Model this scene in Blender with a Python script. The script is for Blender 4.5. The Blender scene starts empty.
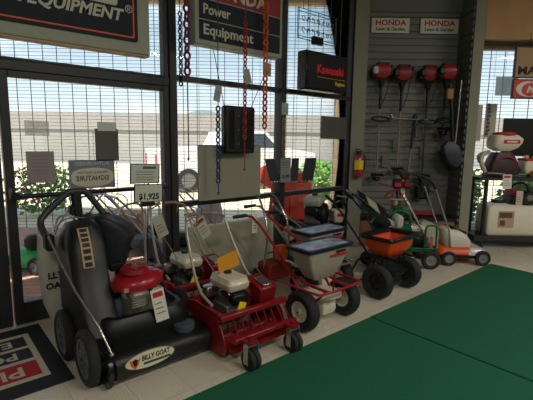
import bpy, bmesh, math, random
from mathutils import Vector, Matrix, Euler
from math import pi, sin, cos, radians
random.seed(7)
S = bpy.context.scene
COL = S.collection
# ---------------------------------------------------------------- camera
PSI = radians(49.5); PIT = radians(8.3); ROL = radians(0.8)
F = Vector((cos(PSI)*cos(PIT), sin(PSI)*cos(PIT), -sin(PIT)))
R0 = Vector((sin(PSI), -cos(PSI), 0)); U0 = R0.cross(F)
RR = cos(ROL)*R0 + sin(ROL)*U0; UU = cos(ROL)*U0 - sin(ROL)*R0
cam = bpy.data.cameras.new('camera'); camo = bpy.data.objects.new('camera', cam); COL.objects.link(camo)
m = Matrix((RR, UU, -F)).transposed().to_4x4(); m.translation = Vector((0, 0, 1.57))
camo.matrix_world = m
cam.sensor_width = 36; cam.lens = 412/533*36; cam.clip_start = 0.05; cam.clip_end = 500
S.camera = camo
# ---------------------------------------------------------------- world, sun, exposure
S.view_settings.view_transform = 'Standard'; S.view_settings.look = 'None'
S.view_settings.exposure = 0.9; S.view_settings.gamma = 1.0; S.view_settings.use_curve_mapping = False
w = bpy.data.worlds.new('sky'); S.world = w; w.use_nodes = True
nt = w.node_tree; nt.nodes.clear()
N = nt.nodes.new; L = nt.links.new
out = N('ShaderNodeOutputWorld'); bg = N('ShaderNodeBackground'); tc = N('ShaderNodeTexCoord')
sep = N('ShaderNodeSeparateXYZ'); rmp = N('ShaderNodeValToRGB'); noi = N('ShaderNodeTexNoise'); mp = N('ShaderNodeMapping')
cr = N('ShaderNodeValToRGB'); mx = N('ShaderNodeMixRGB')
L(tc.outputs['Generated'], sep.inputs[0]); L(sep.outputs['Z'], rmp.inputs[0])
e = rmp.color_ramp.elements; e[0].position = 0.0; e[0].color = (0.50, 0.53, 0.55, 1); e[1].position = 0.55; e[1].color = (0.16, 0.27, 0.42, 1)
x = e.new(0.12); x.color = (0.40, 0.47, 0.53, 1)
x = e.new(0.24); x.color = (0.25, 0.35, 0.44, 1)
mp.inputs['Scale'].default_value = (1.6, 1.6, 5.5)
L(tc.outputs['Generated'], mp.inputs[0]); L(mp.outputs[0], noi.inputs['Vector'])
noi.inputs['Scale'].default_value = 1.7; noi.inputs['Detail'].default_value = 7; noi.inputs['Roughness'].default_value = 0.6
L(noi.outputs[0], cr.inputs[0]); cr.color_ramp.elements[0].position = 0.50; cr.color_ramp.elements[1].position = 0.66
L(cr.outputs[0], mx.inputs[0]); L(rmp.outputs[0], mx.inputs[1]); mx.inputs[2].default_value = (0.60, 0.62, 0.64, 1)
L(mx.outputs[0], bg.inputs[0]); bg.inputs[1].default_value = 1.2; L(bg.outputs[0], out.inputs[0])
sun = bpy.data.lights.new('sun', 'SUN'); sun.energy = 4.3; sun.angle = radians(0.6); sun.color = (1, 0.97, 0.92)
so = bpy.data.objects.new('sun', sun); COL.objects.link(so)
so.rotation_euler = Vector((0.45, 0.28, -1.0)).to_track_quat('-Z', 'Y').to_euler()
so.location = (-4, 0, 12)

# ---------------------------------------------------------------- helpers
def D(a, d, z=0.0):      # point a metres right of and d metres ahead of the camera, along the diagonal corner
    return Vector((sin(PSI)*a + cos(PSI)*d, -cos(PSI)*a + sin(PSI)*d, z))
DZ = PSI - pi/2
_M = {}
def mat(name, col, rough=0.5, metal=0.0, noise=0.0, nscale=20, bump=0.0, col2=None, emit=0, trans=0, coat=0, alpha=1):
    if name in _M: return _M[name]
    m = bpy.data.materials.new(name); m.use_nodes = True
    t = m.node_tree; b = t.nodes['Principled BSDF']
    b.inputs['Base Color'].default_value = (*col, 1); b.inputs['Roughness'].default_value = rough; b.inputs['Metallic'].default_value = metal
    if alpha < 1: b.inputs['Alpha'].default_value = alpha
    if coat: b.inputs['Coat Weight'].default_value = coat
    if emit:
        b.inputs['Emission Color'].default_value = (*col, 1); b.inputs['Emission Strength'].default_value = emit
    if trans: b.inputs['Transmission Weight'].default_value = trans
    if noise or col2 or bump:
        c = t.nodes.new('ShaderNodeTexCoord'); n = t.nodes.new('ShaderNodeTexNoise')
        n.inputs['Scale'].default_value = nscale; n.inputs['Detail'].default_value = 4
        t.links.new(c.outputs['Object'], n.inputs['Vector'])
        r = t.nodes.new('ShaderNodeValToRGB')
        c2 = col2 or tuple(min(1, v*(1+noise)) for v in col); c1 = col if col2 else tuple(v*(1-noise) for v in col)
        r.color_ramp.elements[0].color = (*c1, 1); r.color_ramp.elements[1].color = (*c2, 1)
        r.color_ramp.elements[0].position = 0.35; r.color_ramp.elements[1].position = 0.65
        t.links.new(n.outputs[0], r.inputs[0]); t.links.new(r.outputs[0], b.inputs['Base Color'])
        if bump:
            bp = t.nodes.new('ShaderNodeBump'); bp.inputs['Strength'].default_value = bump; bp.inputs['Distance'].default_value = 0.01
            t.links.new(n.outputs[0], bp.inputs['Height']); t.links.new(bp.outputs[0], b.inputs['Normal'])
    _M[name] = m; return m
def rgb(r, g, b):
    f = lambda c: ((c/255+0.055)/1.055)**2.4 if c > 10 else c/255/12.92
    return (f(r), f(g), f(b))

class MB:
    def __init__(s): s.bm = bmesh.new()
    def box(s, lo, hi, bev=0.0, rot=None, pivot=None):
        lo = Vector(lo); hi = Vector(hi); c = (lo+hi)/2; d = hi-lo
        r = bmesh.ops.create_cube(s.bm, size=1.0)['verts']
        for v in r: v.co = Vector((v.co.x*d.x, v.co.y*d.y, v.co.z*d.z))
        if bev:
            ed = list({e for v in r for e in v.link_edges})
            q = bmesh.ops.bevel(s.bm, geom=ed, offset=bev, segments=1, affect='EDGES', profile=0.7)
            r = list({v for f in q['faces'] for v in f.verts} | {v for v in r if v.is_valid})
        if rot:
            R = Euler(rot).to_matrix(); p = Vector(pivot)-c if pivot else Vector((0, 0, 0))
            for v in r: v.co = R @ (v.co-p) + p
        for v in r: v.co += c
        return s
    def hexa(s, p):      # eight corners: 0-3 bottom ccw, 4-7 top ccw
        v = [s.bm.verts.new(q) for q in p]
        for f in ((3, 2, 1, 0), (4, 5, 6, 7), (0, 1, 5, 4), (1, 2, 6, 5), (2, 3, 7, 6), (3, 0, 4, 7)): s.bm.faces.new([v[i] for i in f])
        return s
    def tube(s, pts, r, n=8, smooth=0, caps=True):
        pts = [Vector(p) for p in pts]; n = 10 if n == 8 else n
        if smooth:
            for _ in range(smooth):
                q = [pts[0]]
                for a, b in zip(pts, pts[1:]):
                    q += [a*0.75+b*0.25, a*0.25+b*0.75]
                q.append(pts[-1]); pts = q
        rs = r if isinstance(r, (list, tuple)) else None
        rings = []; nrm = None
        for i, p in enumerate(pts):
            t = (pts[min(i+1, len(pts)-1)]-pts[max(i-1, 0)]).normalized()
            if nrm is None: nrm = t.orthogonal().normalized()
            nrm = (nrm - t*nrm.dot(t))
            nrm = nrm.normalized() if nrm.length > 1e-5 else t.orthogonal().normalized()
            b = t.cross(nrm)
            rr = r if rs is None else rs[0]+(rs[-1]-rs[0])*i/(len(pts)-1)
            rings.append([s.bm.verts.new(p+(nrm*cos(2*pi*k/n)+b*sin(2*pi*k/n))*rr) for k in range(n)])
        for A, B in zip(rings, rings[1:]):
            for k in range(n): s.bm.faces.new((A[k], A[(k+1) % n], B[(k+1) % n], B[k]))
        if caps: s.bm.faces.new(rings[0][::-1]); s.bm.faces.new(rings[-1])
        return s
    def lathe(s, prof, c=(0, 0, 0), axis='z', n=24, caps=True):
        c = Vector(c); rings = []
        for (r, h) in prof:
            ring = []
            for k in range(n):
                a = 2*pi*k/n; u, v = r*cos(a), r*sin(a)
                q = {'z': (u, v, h), 'x': (h, u, v), 'y': (v, h, u)}[axis]
                ring.append(s.bm.verts.new(c+Vector(q)))
            rings.append(ring)
        for A, B in zip(rings, rings[1:]):
            for k in range(n): s.bm.faces.new((A[k], A[(k+1) % n], B[(k+1) % n], B[k]))
        if caps: s.bm.faces.new(rings[0][::-1]); s.bm.faces.new(rings[-1])
        return s
    def ell(s, c, r, n=16):
        q = bmesh.ops.create_uvsphere(s.bm, u_segments=n, v_segments=max(6, n*2//3), radius=1)['verts']
        for v in q: v.co = Vector((v.co.x*r[0], v.co.y*r[1], v.co.z*r[2]))+Vector(c)
        return s
    def prism(s, poly, d0, d1, plane='xz', bev=0):   # poly in the plane, extruded along the third axis
        f = {'xz': lambda a, b, d: (a, d, b), 'yz': lambda a, b, d: (d, a, b), 'xy': lambda a, b, d: (a, b, d)}[plane]
        A = [s.bm.verts.new(f(a, b, d0)) for a, b in poly]; B = [s.bm.verts.new(f(a, b, d1)) for a, b in poly]
        n = len(poly); fs = [s.bm.faces.new(A), s.bm.faces.new(B[::-1])]
        for k in range(n): fs.append(s.bm.faces.new((A[k], B[k], B[(k+1) % n], A[(k+1) % n])))
        if bev:
            ed = list({e for q in fs[:2] for e in q.edges})
            bmesh.ops.bevel(s.bm, geom=ed, offset=bev, segments=1, affect='EDGES', profile=0.7)
        return s
    def loft(s, rings, closed=True, caps=True):
        R = [[s.bm.verts.new(p) for p in r] for r in rings]; n = len(R[0])
        for A, B in zip(R, R[1:]):
            for k in range(n if closed else n-1): s.bm.faces.new((A[k], A[(k+1) % n], B[(k+1) % n], B[k]))
        if caps: s.bm.faces.new(R[0][::-1]); s.bm.faces.new(R[-1])
        return s
def rrect(cx, cy, w, d, z, r=0.3, n=5):   # rounded rectangle ring
    out = []; r = min(w, d)*0.5*r if r <= 1 else r
    for q, (sx, sy) in enumerate(((1, 1), (-1, 1), (-1, -1), (1, -1))):
        for k in range(n+1):
            a = q*pi/2 + k*pi/2/n
            out.append((cx+sx*(w/2-r)+r*cos(a), cy+sy*(d/2-r)+r*sin(a), z))
    return out
SPLIT = {'hanging_wire', 'end_plate', 'upright', 'grip', 'wall_hook', 'cord', 'axle', 'cable', 'control_cable', 'glass_tubing', 'tail_light', 'ribs', 'hoses', 'silver_handle_rods', 'red_posts', 'handle_tube', 'caps'}
def obj(name, mb, m, parent=None, world=False, smooth=True, label=None):
    if name in SPLIT and parent is not None:
        src = mb.bm; left = set(src.verts); o = None
        while left:
            st = [left.pop()]; isl = set(st)
            while st:
                for e in st.pop().link_edges:
                    for v in e.verts:
                        if v in left: left.discard(v); isl.add(v); st.append(v)
            nb = bmesh.new(); mp_ = {v: nb.verts.new(v.co) for v in isl}
            for f in {f for v in isl for f in v.link_faces}: nb.faces.new([mp_[v] for v in f.verts])
            o = obj_one(name, nb, m, parent, world, smooth, label)
        src.free(); return o
    return obj_one(name, mb, m, parent, world, smooth, label)
def obj_one(name, mb, m, parent=None, world=False, smooth=True, label=None):
    bm = mb.bm if isinstance(mb, MB) else mb
    if world and parent is not None:
        M = WM[parent.name].inverted(); bmesh.ops.transform(bm, matrix=M, verts=bm.verts)
    bmesh.ops.recalc_face_normals(bm, faces=bm.faces)
    me = bpy.data.meshes.new(name); bm.to_mesh(me); bm.free()
    for mm in (m if isinstance(m, (list, tuple)) else [m]): me.materials.append(mm)
    if smooth:
        for p in me.polygons: p.use_smooth = True
        try: me.set_sharp_from_angle(angle=radians(38))
        except Exception: pass
    o = bpy.data.objects.new(name, me); COL.objects.link(o)
    if parent is not None: o.parent = parent
    if label: o['label'] = label
    return o
WM = {}
def thing(name, label, cat, loc=(0, 0, 0), rz=0.0, group=None, tilt=(0, 0)):
    o = bpy.data.objects.new(name, None); COL.objects.link(o); o.empty_display_size = 0.1
    o.location = loc; o.rotation_euler = (tilt[0], tilt[1], rz); o['label'] = label; o['category'] = cat
    if group: o['group'] = group
    WM[o.name] = Matrix.Translation(Vector(loc)) @ Euler((tilt[0], tilt[1], rz)).to_matrix().to_4x4()
    return o
def tag(o, label, cat, group=None, kind=None):
    o['label'] = label; o['category'] = cat
    if group: o['group'] = group
    if kind: o['kind'] = kind
    return o
def struct(name, mb, m, parent=None, label=None, smooth=False):
    o = obj(name, mb, m, parent, smooth=smooth)
    if parent is None: o['kind'] = 'structure'; o['label'] = label or name.replace('_', ' ')
    return o
def sempty(name, label):
    o = bpy.data.objects.new(name, None); COL.objects.link(o); o['kind'] = 'structure'; o['label'] = label
    WM[o.name] = Matrix.Identity(4); return o
def dup(root, loc=None, rz=None, label=None, group=None):
    r = root.copy(); COL.objects.link(r)
    if loc is not None: r.location = loc
    if rz is not None: r.rotation_euler = (r.rotation_euler[0], r.rotation_euler[1], rz)
    if label: r['label'] = label
    if group: r['group'] = group
    for ch in list(root.children):
        c = ch.copy(); COL.objects.link(c); c.parent = r
        for g in list(ch.children):
            k = g.copy(); COL.objects.link(k); k.parent = c
    return r
def text(s, size, m, parent, loc, rot=(pi/2, 0, 0), bold=0.0, ext=0.0006, align='CENTER', sx=1.0, shear=0.0, mirror=False, name='lettering', roll=0.0):
    cu = bpy.data.curves.new('t', 'FONT'); cu.body = s; cu.size = size; cu.align_x = align; cu.align_y = 'CENTER'
    cu.offset = bold*size; cu.extrude = ext; cu.shear = shear; cu.resolution_u = 2
    o = bpy.data.objects.new('t', cu); COL.objects.link(o)
    bpy.context.view_layer.update()
    me = bpy.data.meshes.new_from_object(o.evaluated_get(bpy.context.evaluated_depsgraph_get()))
    bpy.data.objects.remove(o); bpy.data.curves.remove(cu)
    X = Matrix.Diagonal((sx*(-1 if mirror else 1), 1, 1, 1))
    me.transform(Matrix.Translation(Vector(loc)) @ Euler(rot).to_matrix().to_4x4() @ Matrix.Rotation(roll, 4, 'Z') @ X)
    if mirror: me.flip_normals()
    me.name = name; me.materials.clear(); me.materials.append(m)
    t = bpy.data.objects.new(name, me); COL.objects.link(t); t.parent = parent
    return t
# ---------------------------------------------------------------- materials
def M_floor():
    m = bpy.data.materials.new('vinyl_tile'); m.use_nodes = True; t = m.node_tree; b = t.nodes['Principled BSDF']
    c = t.nodes.new('ShaderNodeTexCoord'); n = t.nodes.new('ShaderNodeTexNoise'); n.inputs['Scale'].default_value = 160; n.inputs['Detail'].default_value = 2
    n2 = t.nodes.new('ShaderNodeTexNoise'); n2.inputs['Scale'].default_value = 2.2; n2.inputs['Detail'].default_value = 3
    br = t.nodes.new('ShaderNodeTexBrick'); br.offset = 0; br.inputs['Scale'].default_value = 1; br.inputs['Brick Width'].default_value = 0.305; br.inputs['Row Height'].default_value = 0.305
    br.inputs['Mortar Size'].default_value = 0.0016; br.inputs['Mortar Smooth'].default_value = 0.2
    br.inputs['Color1'].default_value = (1, 1, 1, 1); br.inputs['Color2'].default_value = (0.94, 0.93, 0.91, 1); br.inputs['Mortar'].default_value = (0.62, 0.58, 0.52, 1)
    for q in (n, n2, br): t.links.new(c.outputs['Object'], q.inputs['Vector'])
    r = t.nodes.new('ShaderNodeValToRGB'); r.color_ramp.elements[0].position = 0.36; r.color_ramp.elements[0].color = (0.50, 0.45, 0.34, 1)
    r.color_ramp.elements[1].position = 0.58; r.color_ramp.elements[1].color = (0.76, 0.71, 0.57, 1)
    t.links.new(n.outputs[0], r.inputs[0])
    m1 = t.nodes.new('ShaderNodeMixRGB'); m1.blend_type = 'MULTIPLY'; m1.inputs[0].default_value = 1
    t.links.new(r.outputs[0], m1.inputs[1]); t.links.new(br.outputs[0], m1.inputs[2]); t.links.new(m1.outputs[0], b.inputs['Base Color'])
    mr = t.nodes.new('ShaderNodeMapRange'); mr.inputs['To Min'].default_value = 0.16; mr.inputs['To Max'].default_value = 0.34
    t.links.new(n2.outputs[0], mr.inputs['Value']); t.links.new(mr.outputs[0], b.inputs['Roughness'])
    return m
def M_pave():
    m = bpy.data.materials.new('brick_pavers'); m.use_nodes = True; t = m.node_tree; b = t.nodes['Principled BSDF']; b.inputs['Roughness'].default_value = 0.8
    c = t.nodes.new('ShaderNodeTexCoord'); br = t.nodes.new('ShaderNodeTexBrick'); br.inputs['Scale'].default_value = 1
    br.inputs['Brick Width'].default_value = 0.2; br.inputs['Row Height'].default_value = 0.1; br.inputs['Mortar Size'].default_value = 0.006
    br.inputs['Color1'].default_value = (*rgb(205, 160, 140), 1); br.inputs['Color2'].default_value = (*rgb(188, 150, 138), 1); br.inputs['Mortar'].default_value = (*rgb(150, 128, 115), 1)
    mp = t.nodes.new('ShaderNodeMapping'); mp.inputs['Rotation'].default_value = (0, 0, PSI); t.links.new(c.outputs['Object'], mp.inputs[0])
    t.links.new(mp.outputs[0], br.inputs['Vector']); t.links.new(br.outputs[0], b.inputs['Base Color']); return m
def M_glass():
    m = bpy.data.materials.new('window_glass'); m.use_nodes = True; t = m.node_tree; t.nodes.clear()
    o = t.nodes.new('ShaderNodeOutputMaterial'); tr = t.nodes.new('ShaderNodeBsdfTransparent'); gl = t.nodes.new('ShaderNodeBsdfGlossy'); mx = t.nodes.new('ShaderNodeMixShader'); fr = t.nodes.new('ShaderNodeFresnel')
    tr.inputs[0].default_value = (0.95, 0.97, 0.96, 1); gl.inputs['Roughness'].default_value = 0.01; fr.inputs[0].default_value = 1.3
    t.links.new(fr.outputs[0], mx.inputs[0]); t.links.new(tr.outputs[0], mx.inputs[1]); t.links.new(gl.outputs[0], mx.inputs[2]); t.links.new(mx.outputs[0], o.inputs[0]); return m
def M_carpet():
    return mat('green_carpet', rgb(10, 92, 60), 0.95, noise=0.18, nscale=260, bump=0.5)
FLOOR = M_floor(); PAVE = M_pave(); GLASS = M_glass(); CARPET = M_carpet()
BRONZE = mat('dark_bronze_frame', rgb(52, 52, 54), 0.45, 0.3, noise=0.05)
WALLM = mat('painted_wall', rgb(140, 138, 122), 0.8, noise=0.03, nscale=6)
SLATM = mat('slatwall_board', rgb(118, 118, 112), 0.6, noise=0.03, nscale=5)
CEIL = mat('ceiling_paint', rgb(165, 162, 150), 0.9, noise=0.03)
BLACK = mat('black_plastic', rgb(15, 16, 18), 0.45, noise=0.1, nscale=12)
BLACKG = mat('gloss_black', rgb(22, 23, 25), 0.25)
RUBBER = mat('tyre_rubber', rgb(34, 34, 36), 0.8, noise=0.12, nscale=40, bump=0.2)
RED = mat('red_enamel', rgb(160, 22, 36), 0.32, noise=0.06, nscale=8, coat=0.3)
DRED = mat('dark_red_paint', rgb(128, 16, 24), 0.38, noise=0.1, nscale=10)
STEEL = mat('bright_steel', rgb(190, 188, 182), 0.28, 0.9, noise=0.04)
CHROME = mat('chrome_tube', rgb(205, 203, 196), 0.2, 0.85)
GREYM = mat('grey_metal', rgb(120, 120, 118), 0.45, 0.5, noise=0.06)
CREAM = mat('cream_plastic', rgb(205, 200, 178), 0.5, noise=0.03)
HOPPER = mat('grey_beige_hopper', rgb(168, 160, 142), 0.5, noise=0.04)
WHITEP = mat('white_plastic', rgb(225, 222, 212), 0.45, noise=0.02)
PAPER = mat('white_paper', rgb(222, 218, 206), 0.85, noise=0.02)
INK = mat('black_ink', rgb(18, 18, 20), 0.7)
ORANGE = mat('orange_plastic', rgb(225, 78, 26), 0.4, noise=0.05)
GREEN = mat('green_enamel', rgb(12, 92, 52), 0.4, noise=0.08)
YELLOW = mat('yellow_tag', rgb(240, 205, 30), 0.6)
TANK = mat('beige_tank', rgb(206, 200, 172), 0.35, noise=0.03, coat=0.3)
WOOD = mat('brown_wood', rgb(140, 98, 66), 0.55, noise=0.15, nscale=7)
REDINK = mat('red_ink', rgb(196, 32, 40), 0.6)
# ================================================================ STRUCTURE
WY = 3.87; CZ = 4.1; DF = 6.0; DB = 6.45; DW = 6.6
WX = 4.83
c0 = D(1.16, 6.08); e0 = D(9.0, DW)
b = MB(); b.prism([(-4, -6), (e0.x, -6), (e0.x, e0.y), (D(1.16, DW).x, D(1.16, DW).y), (c0.x, c0.y), (-4, WY)], -0.15, 0.0, 'xy')
struct('floor', b, FLOOR, label='beige speckled vinyl tile floor')
b = MB(); b.prism([(-4, -6), (e0.x, -6), (e0.x, e0.y), (D(1.16, DW).x, D(1.16, DW).y), (c0.x, c0.y), (-4, WY)], CZ, CZ+0.15, 'xy')
struct('ceiling', b, CEIL, label='showroom ceiling')
b = MB(); b.box((-4.1, -6.1, 0), (-4, WY+0.1, CZ)); struct('wall_left', b, WALLM, label='showroom wall behind the doors side')
b = MB(); b.box((-4, -6.1, 0), (e0.x, -6, CZ)); struct('wall_back', b, WALLM, label='rear showroom wall')
b = MB(); b.box((e0.x, -6.1, 0), (e0.x+0.1, e0.y, CZ)); struct('wall_right', b, WALLM, label='right end showroom wall')
b = MB(); b.box((-4, WY-0.05, 0), (-1.0, WY+0.1, CZ)); b.box((-1.0, WY-0.05, 3.85), (WX+0.05, WY+0.1, CZ)); struct('wall_front', b, WALLM, label='wall around the storefront glazing')
# diagonal corner: left pier, alcove back and sides, right pier
def dbox(a0, a1, d0, d1, z0, z1, bev=0):
    b = MB(); p = [D(a0, d0), D(a1, d0), D(a1, d1), D(a0, d1)]
    b.hexa([(q.x, q.y, z0) for q in p]+[(q.x, q.y, z1) for q in p]); return b
struct('wall_pier', dbox(1.20, 1.39, 6.0, 6.13, 0, CZ), WALLM, label='painted pier between the window and the alcove')
struct('wall_corner', dbox(2.86, 3.00, 6.0, DW, 0, CZ), WALLM, label='painted pier right of the slatwall alcove')
b = MB()
z = 0.1
poly = []
def slats(a0, a1, d, side=None):
    z = 0.10
    while z < 3.45:
        z1 = min(z+0.065-0.010, 3.46)
        if side is None: p = [D(a0, d), D(a1, d), D(a1, d+0.02), D(a0, d+0.02)]
        else: p = [D(a0, d), D(a0+0.02, d), D(a0+0.02, side), D(a0, side)]
        b.hexa([(q.x, q.y, z) for q in p]+[(q.x, q.y, z1) for q in p]); z += 0.1
slats(1.39, 2.83, DB-0.02); slats(2.835, 0, 6.02, DB-0.02)
for (a0, a1, d0, d1, z0, z1) in ((1.34, 2.86, DB+0.005, DB+0.1, 0, CZ), (1.34, 1.385, 6.131, DB+0.005, 0, CZ), (2.857, 2.86, 6.0, DB, 0, CZ), (1.39, 2.86, DB-0.02, DB, 3.47, CZ)):
    p = [D(a0, d0), D(a1, d0), D(a1, d1), D(a0, d1)]
    b.hexa([(q.x, q.y, z0) for q in p]+[(q.x, q.y, z1) for q in p])
struct('wall_alcove', b, SLATM, label='grey slatwall alcove carrying the string trimmers')
# storefront: doors and windows along the front wall
def frame_obj(name, label, x0, x1, z0, z1, st=0.06, rail=0.06, bot=None, gl=True):
    r = sempty(name, label); b = MB(); y0, y1 = WY-0.06, WY+0.03; bo = bot if bot else rail
    for (p, q) in (((x0, y0, z0), (x0+st, y1, z1)), ((x1-st, y0, z0), (x1, y1, z1)), ((x0+st, y0, z0), (x1-st, y1, z0+bo)), ((x0+st, y0, z1-rail), (x1-st, y1, z1))):
        b.box(p, q, 0.004)
    obj('window_frame' if name.startswith('w') else 'door_frame', b, BRONZE, r)
    if gl:
        b = MB(); b.box((x0+st, WY-0.018, z0+bo), (x1-st, WY-0.012, z1-rail)); obj('glass_pane', b, GLASS, r, smooth=False)
    return r
d1 = frame_obj('door_1', 'bronze framed glass door panel with a push bar', 0.535, 1.97, 0.01, 2.08, 0.065, 0.05, 0.18)
b = MB(); b.tube([(0.60, WY-0.16, 1.10), (1.89, WY-0.16, 1.10)], 0.019, 10); b.box((0.57, WY-0.17, 1.07), (0.60, WY-0.05, 1.13), 0.004); b.box((1.89, WY-0.17, 1.07), (1.92, WY-0.05, 1.13), 0.004)
obj('push_bar', b, BLACK, d1)
b = MB(); b.box((0.545, WY-0.075, 1.07), (0.575, WY-0.058, 1.16), 0.004); obj('lock_plate', b, GREYM, d1)
d2 = frame_obj('door_2', 'bronze framed glass door leaf at the left edge', -0.93, 0.515, 0.01, 2.08, 0.09, 0.05, 0.18)
b = MB(); b.tube([(-0.84, WY-0.16, 1.10), (0.42, WY-0.16, 1.10)], 0.019, 10); b.box((-0.87, WY-0.17, 1.07), (-0.84, WY-0.05, 1.13), 0.004); b.box((0.42, WY-0.17, 1.07), (0.45, WY-0.05, 1.13), 0.004); obj('push_bar', b, BLACK, d2)
frame_obj('window_1', 'transom window over the left door leaf', -0.93, 0.52, 2.16, 3.85, 0.05, 0.05, 0.02)
frame_obj('window_2', 'transom window over the glass door with the push bar', 0.52, 1.97, 2.16, 3.85, 0.05, 0.05, 0.02)
b = MB(); b.box((-1.0, WY-0.07, 2.08), (1.97, WY+0.05, 2.16), 0.005); struct('trim_1', b, BRONZE, label='bronze door header')
b = MB(); b.box((1.97, WY-0.08, 0), (2.05, WY+0.06, 3.85), 0.005); struct('trim_2', b, BRONZE, label='bronze mullion right of the door')
b = MB(); b.box((3.46, WY-0.08, 0), (3.54, WY+0.06, 3.85), 0.005); struct('trim_3', b, BRONZE, label='bronze mullion between the two big windows')
b = MB(); b.box((4.79, WY-0.06, 0), (4.87, WY+0.04, 3.85), 0.005); struct('trim_4', b, BRONZE, label='bronze jamb beside the painted pier')
def big(name, label, x0, x1):
    r = sempty(name, label); b = MB(); y0, y1 = WY-0.06, WY+0.03
    for (za, zb) in ((0.0, 0.10), (0.86, 0.915), (2.145, 2.20), (3.79, 3.85)): b.box((x0, y0, za), (x1, y1, zb), 0.004)
    obj('window_frame', b, BRONZE, r)
    b = MB()
    for (za, zb) in ((0.10, 0.86), (0.915, 2.145), (2.20, 3.79)): b.box((x0, WY-0.018, za), (x1, WY-0.012, zb))
    obj('glass_pane', b, GLASS, r, smooth=False)
big('window_3', 'big storefront window behind the red power rakes', 2.05, 3.46)
big('window_4', 'big storefront window with the black lit sign', 3.54, 4.78)
# right window beyond the corner pier
r5 = sempty('window_5', 'storefront window behind the display cart'); b = MB()
for (a0, a1, z0, z1) in ((3.0, 8.9, 0.0, 0.12), (3.0, 8.9, 2.98, 3.06), (3.0, 3.05, 0.12, 3.0), (4.42, 4.47, 0.12, 3.0), (6.3, 6.36, 0.12, 3.0), (3.06, 8.9, 1.62, 1.64)):
    if z0 == 1.62: continue
    p = [D(a0, DW-0.03), D(a1, DW-0.03), D(a1, DW+0.03), D(a0, DW+0.03)]
    b.hexa([(q.x, q.y, z0) for q in p]+[(q.x, q.y, z1) for q in p])
obj('window_frame', b, mat('brown_window_frame', rgb(120, 92, 68), 0.5), r5, smooth=False)
obj('glass_pane', dbox(3.05, 8.9, DW+0.002, DW+0.008, 0.12, 2.98), GLASS, r5, smooth=False)
struct('wall_header', dbox(3.0, 9.0, DW-0.04, DW+0.1, 3.06, CZ), WALLM, label='wall over the right hand window')
struct('trim_5', dbox(3.13, 7.5, 6.25, 6.55, 3.09, 3.62), mat('tan_valance', rgb(190, 142, 95), 0.6, noise=0.06, nscale=5), label='tan boxed valance over the right hand window')
# unseen ceiling panels, added as fill to raise the showroom's light level
def fill_light(x, y, e, label):
    t = thing('fill_light', label, 'fill light', (x, y, CZ-0.06), 0, 'added fill lights')
    b = MB(); b.box((-0.62, -0.32, 0.0), (0.62, 0.32, 0.055), 0.004); obj('light_housing', b, WHITEP, t)
    b = MB(); b.box((-0.57, -0.27, -0.012), (0.57, 0.27, -0.002)); obj('diffuser', b, mat('light_diffuser', (1, 0.93, 0.82), 0.5, emit=1.2), t)
    l = bpy.data.lights.new('fill_lamp', 'AREA'); l.shape = 'RECTANGLE'; l.size = 1.1; l.size_y = 0.5; l.energy = e; l.color = (1, 0.95, 0.88)
    o = bpy.data.objects.new('fill_lamp', l); COL.objects.link(o); o.parent = t; o.location = (0, 0, -0.02)
for i, (x, y) in enumerate(((-1.5, -1.5), (2.0, -1.5), (5.5, -1.5), (2.0, -4.0), (6.0, -4.0))):
    fill_light(x, y, 34, 'unseen ceiling fill light added to brighten the showroom')
# ================================================================ OUTSIDE
GD = 7.0
b = MB(); p = [D(-9, 4.0), D(9, 4.0), D(9, GD+0.1), D(-9, GD+0.1)]
b = MB(); q = [(-6, WY+0.1), (D(-9, GD+.1).x, D(-9, GD+.1).y), (D(10, GD+.1).x, D(10, GD+.1).y), (D(10, DW+0.1).x, D(10, DW+0.1).y), (D(1.0, DW+0.1).x, D(1.0, DW+0.1).y), (WX+0.1, WY+0.1)]
q = [(-6, WY+0.1), (WX+0.1, WY+0.1), (D(1.1, DW+0.1).x, D(1.1, DW+0.1).y), (D(12, DW+0.1).x, D(12, DW+0.1).y), (D(12, GD+.1).x, D(12, GD+.1).y), (D(-13, GD+.1).x, D(-13, GD+.1).y)]
b.prism(q, -0.1, -0.01, 'xy'); tag(obj('brick_patio', b, PAVE, smooth=False), 'reddish brick paved patio outside the glass door', 'patio')['kind'] = 'structure'
def dq(a0, a1, d0, d1, z0, z1): return dbox(a0, a1, d0, d1, z0, z1)
o = obj('parking_lot', dq(-60, 60, GD+0.1, 26, -0.12, -0.02), mat('pale_concrete', rgb(222, 202, 170), 0.85, noise=0.05, nscale=0.6), smooth=False); tag(o, 'pale sunlit concrete lot beyond the grille', 'parking lot', kind='structure')
o = obj('far_ground', dq(-150, 150, 26, 200, -0.13, -0.03), mat('far_asphalt', rgb(150, 146, 138), 0.9), smooth=False); tag(o, 'far ground beyond the concrete lot', 'ground', kind='structure')
# portico roof, fascia and post
q2 = [(-6, WY+0.12), (WX+0.1, WY+0.12), (D(1.1, DW+0.12).x, D(1.1, DW+0.12).y), (D(12, DW+0.12).x, D(12, DW+0.12).y), (D(12, GD+.1).x, D(12, GD+.1).y), (D(-13, GD+.1).x, D(-13, GD+.1).y)]
b = MB(); b.prism(q2, 4.3, 4.4, 'xy'); p = [D(-13, GD-0.05), D(12, GD-0.05), D(12, GD+0.15), D(-13, GD+0.15)]
b.hexa([(v.x, v.y, 3.74) for v in p]+[(v.x, v.y, 4.3) for v in p])
tag(obj('porch_roof', b, mat('tan_soffit', rgb(205, 178, 140), 0.8), smooth=False), 'tan porch roof and beam above the patio', 'roof', kind='structure')
t = thing('porch_post', 'square tan porch post seen past the right jamb of the storefront window', 'post', D(1.72, 9.6), DZ)
b = MB(); b.box((-0.19, -0.19, 0.18), (0.19, 0.19, 5.6), 0.01); obj('post_shaft', b, mat('post_tan', rgb(205, 180, 146), 0.8), t)
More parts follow.
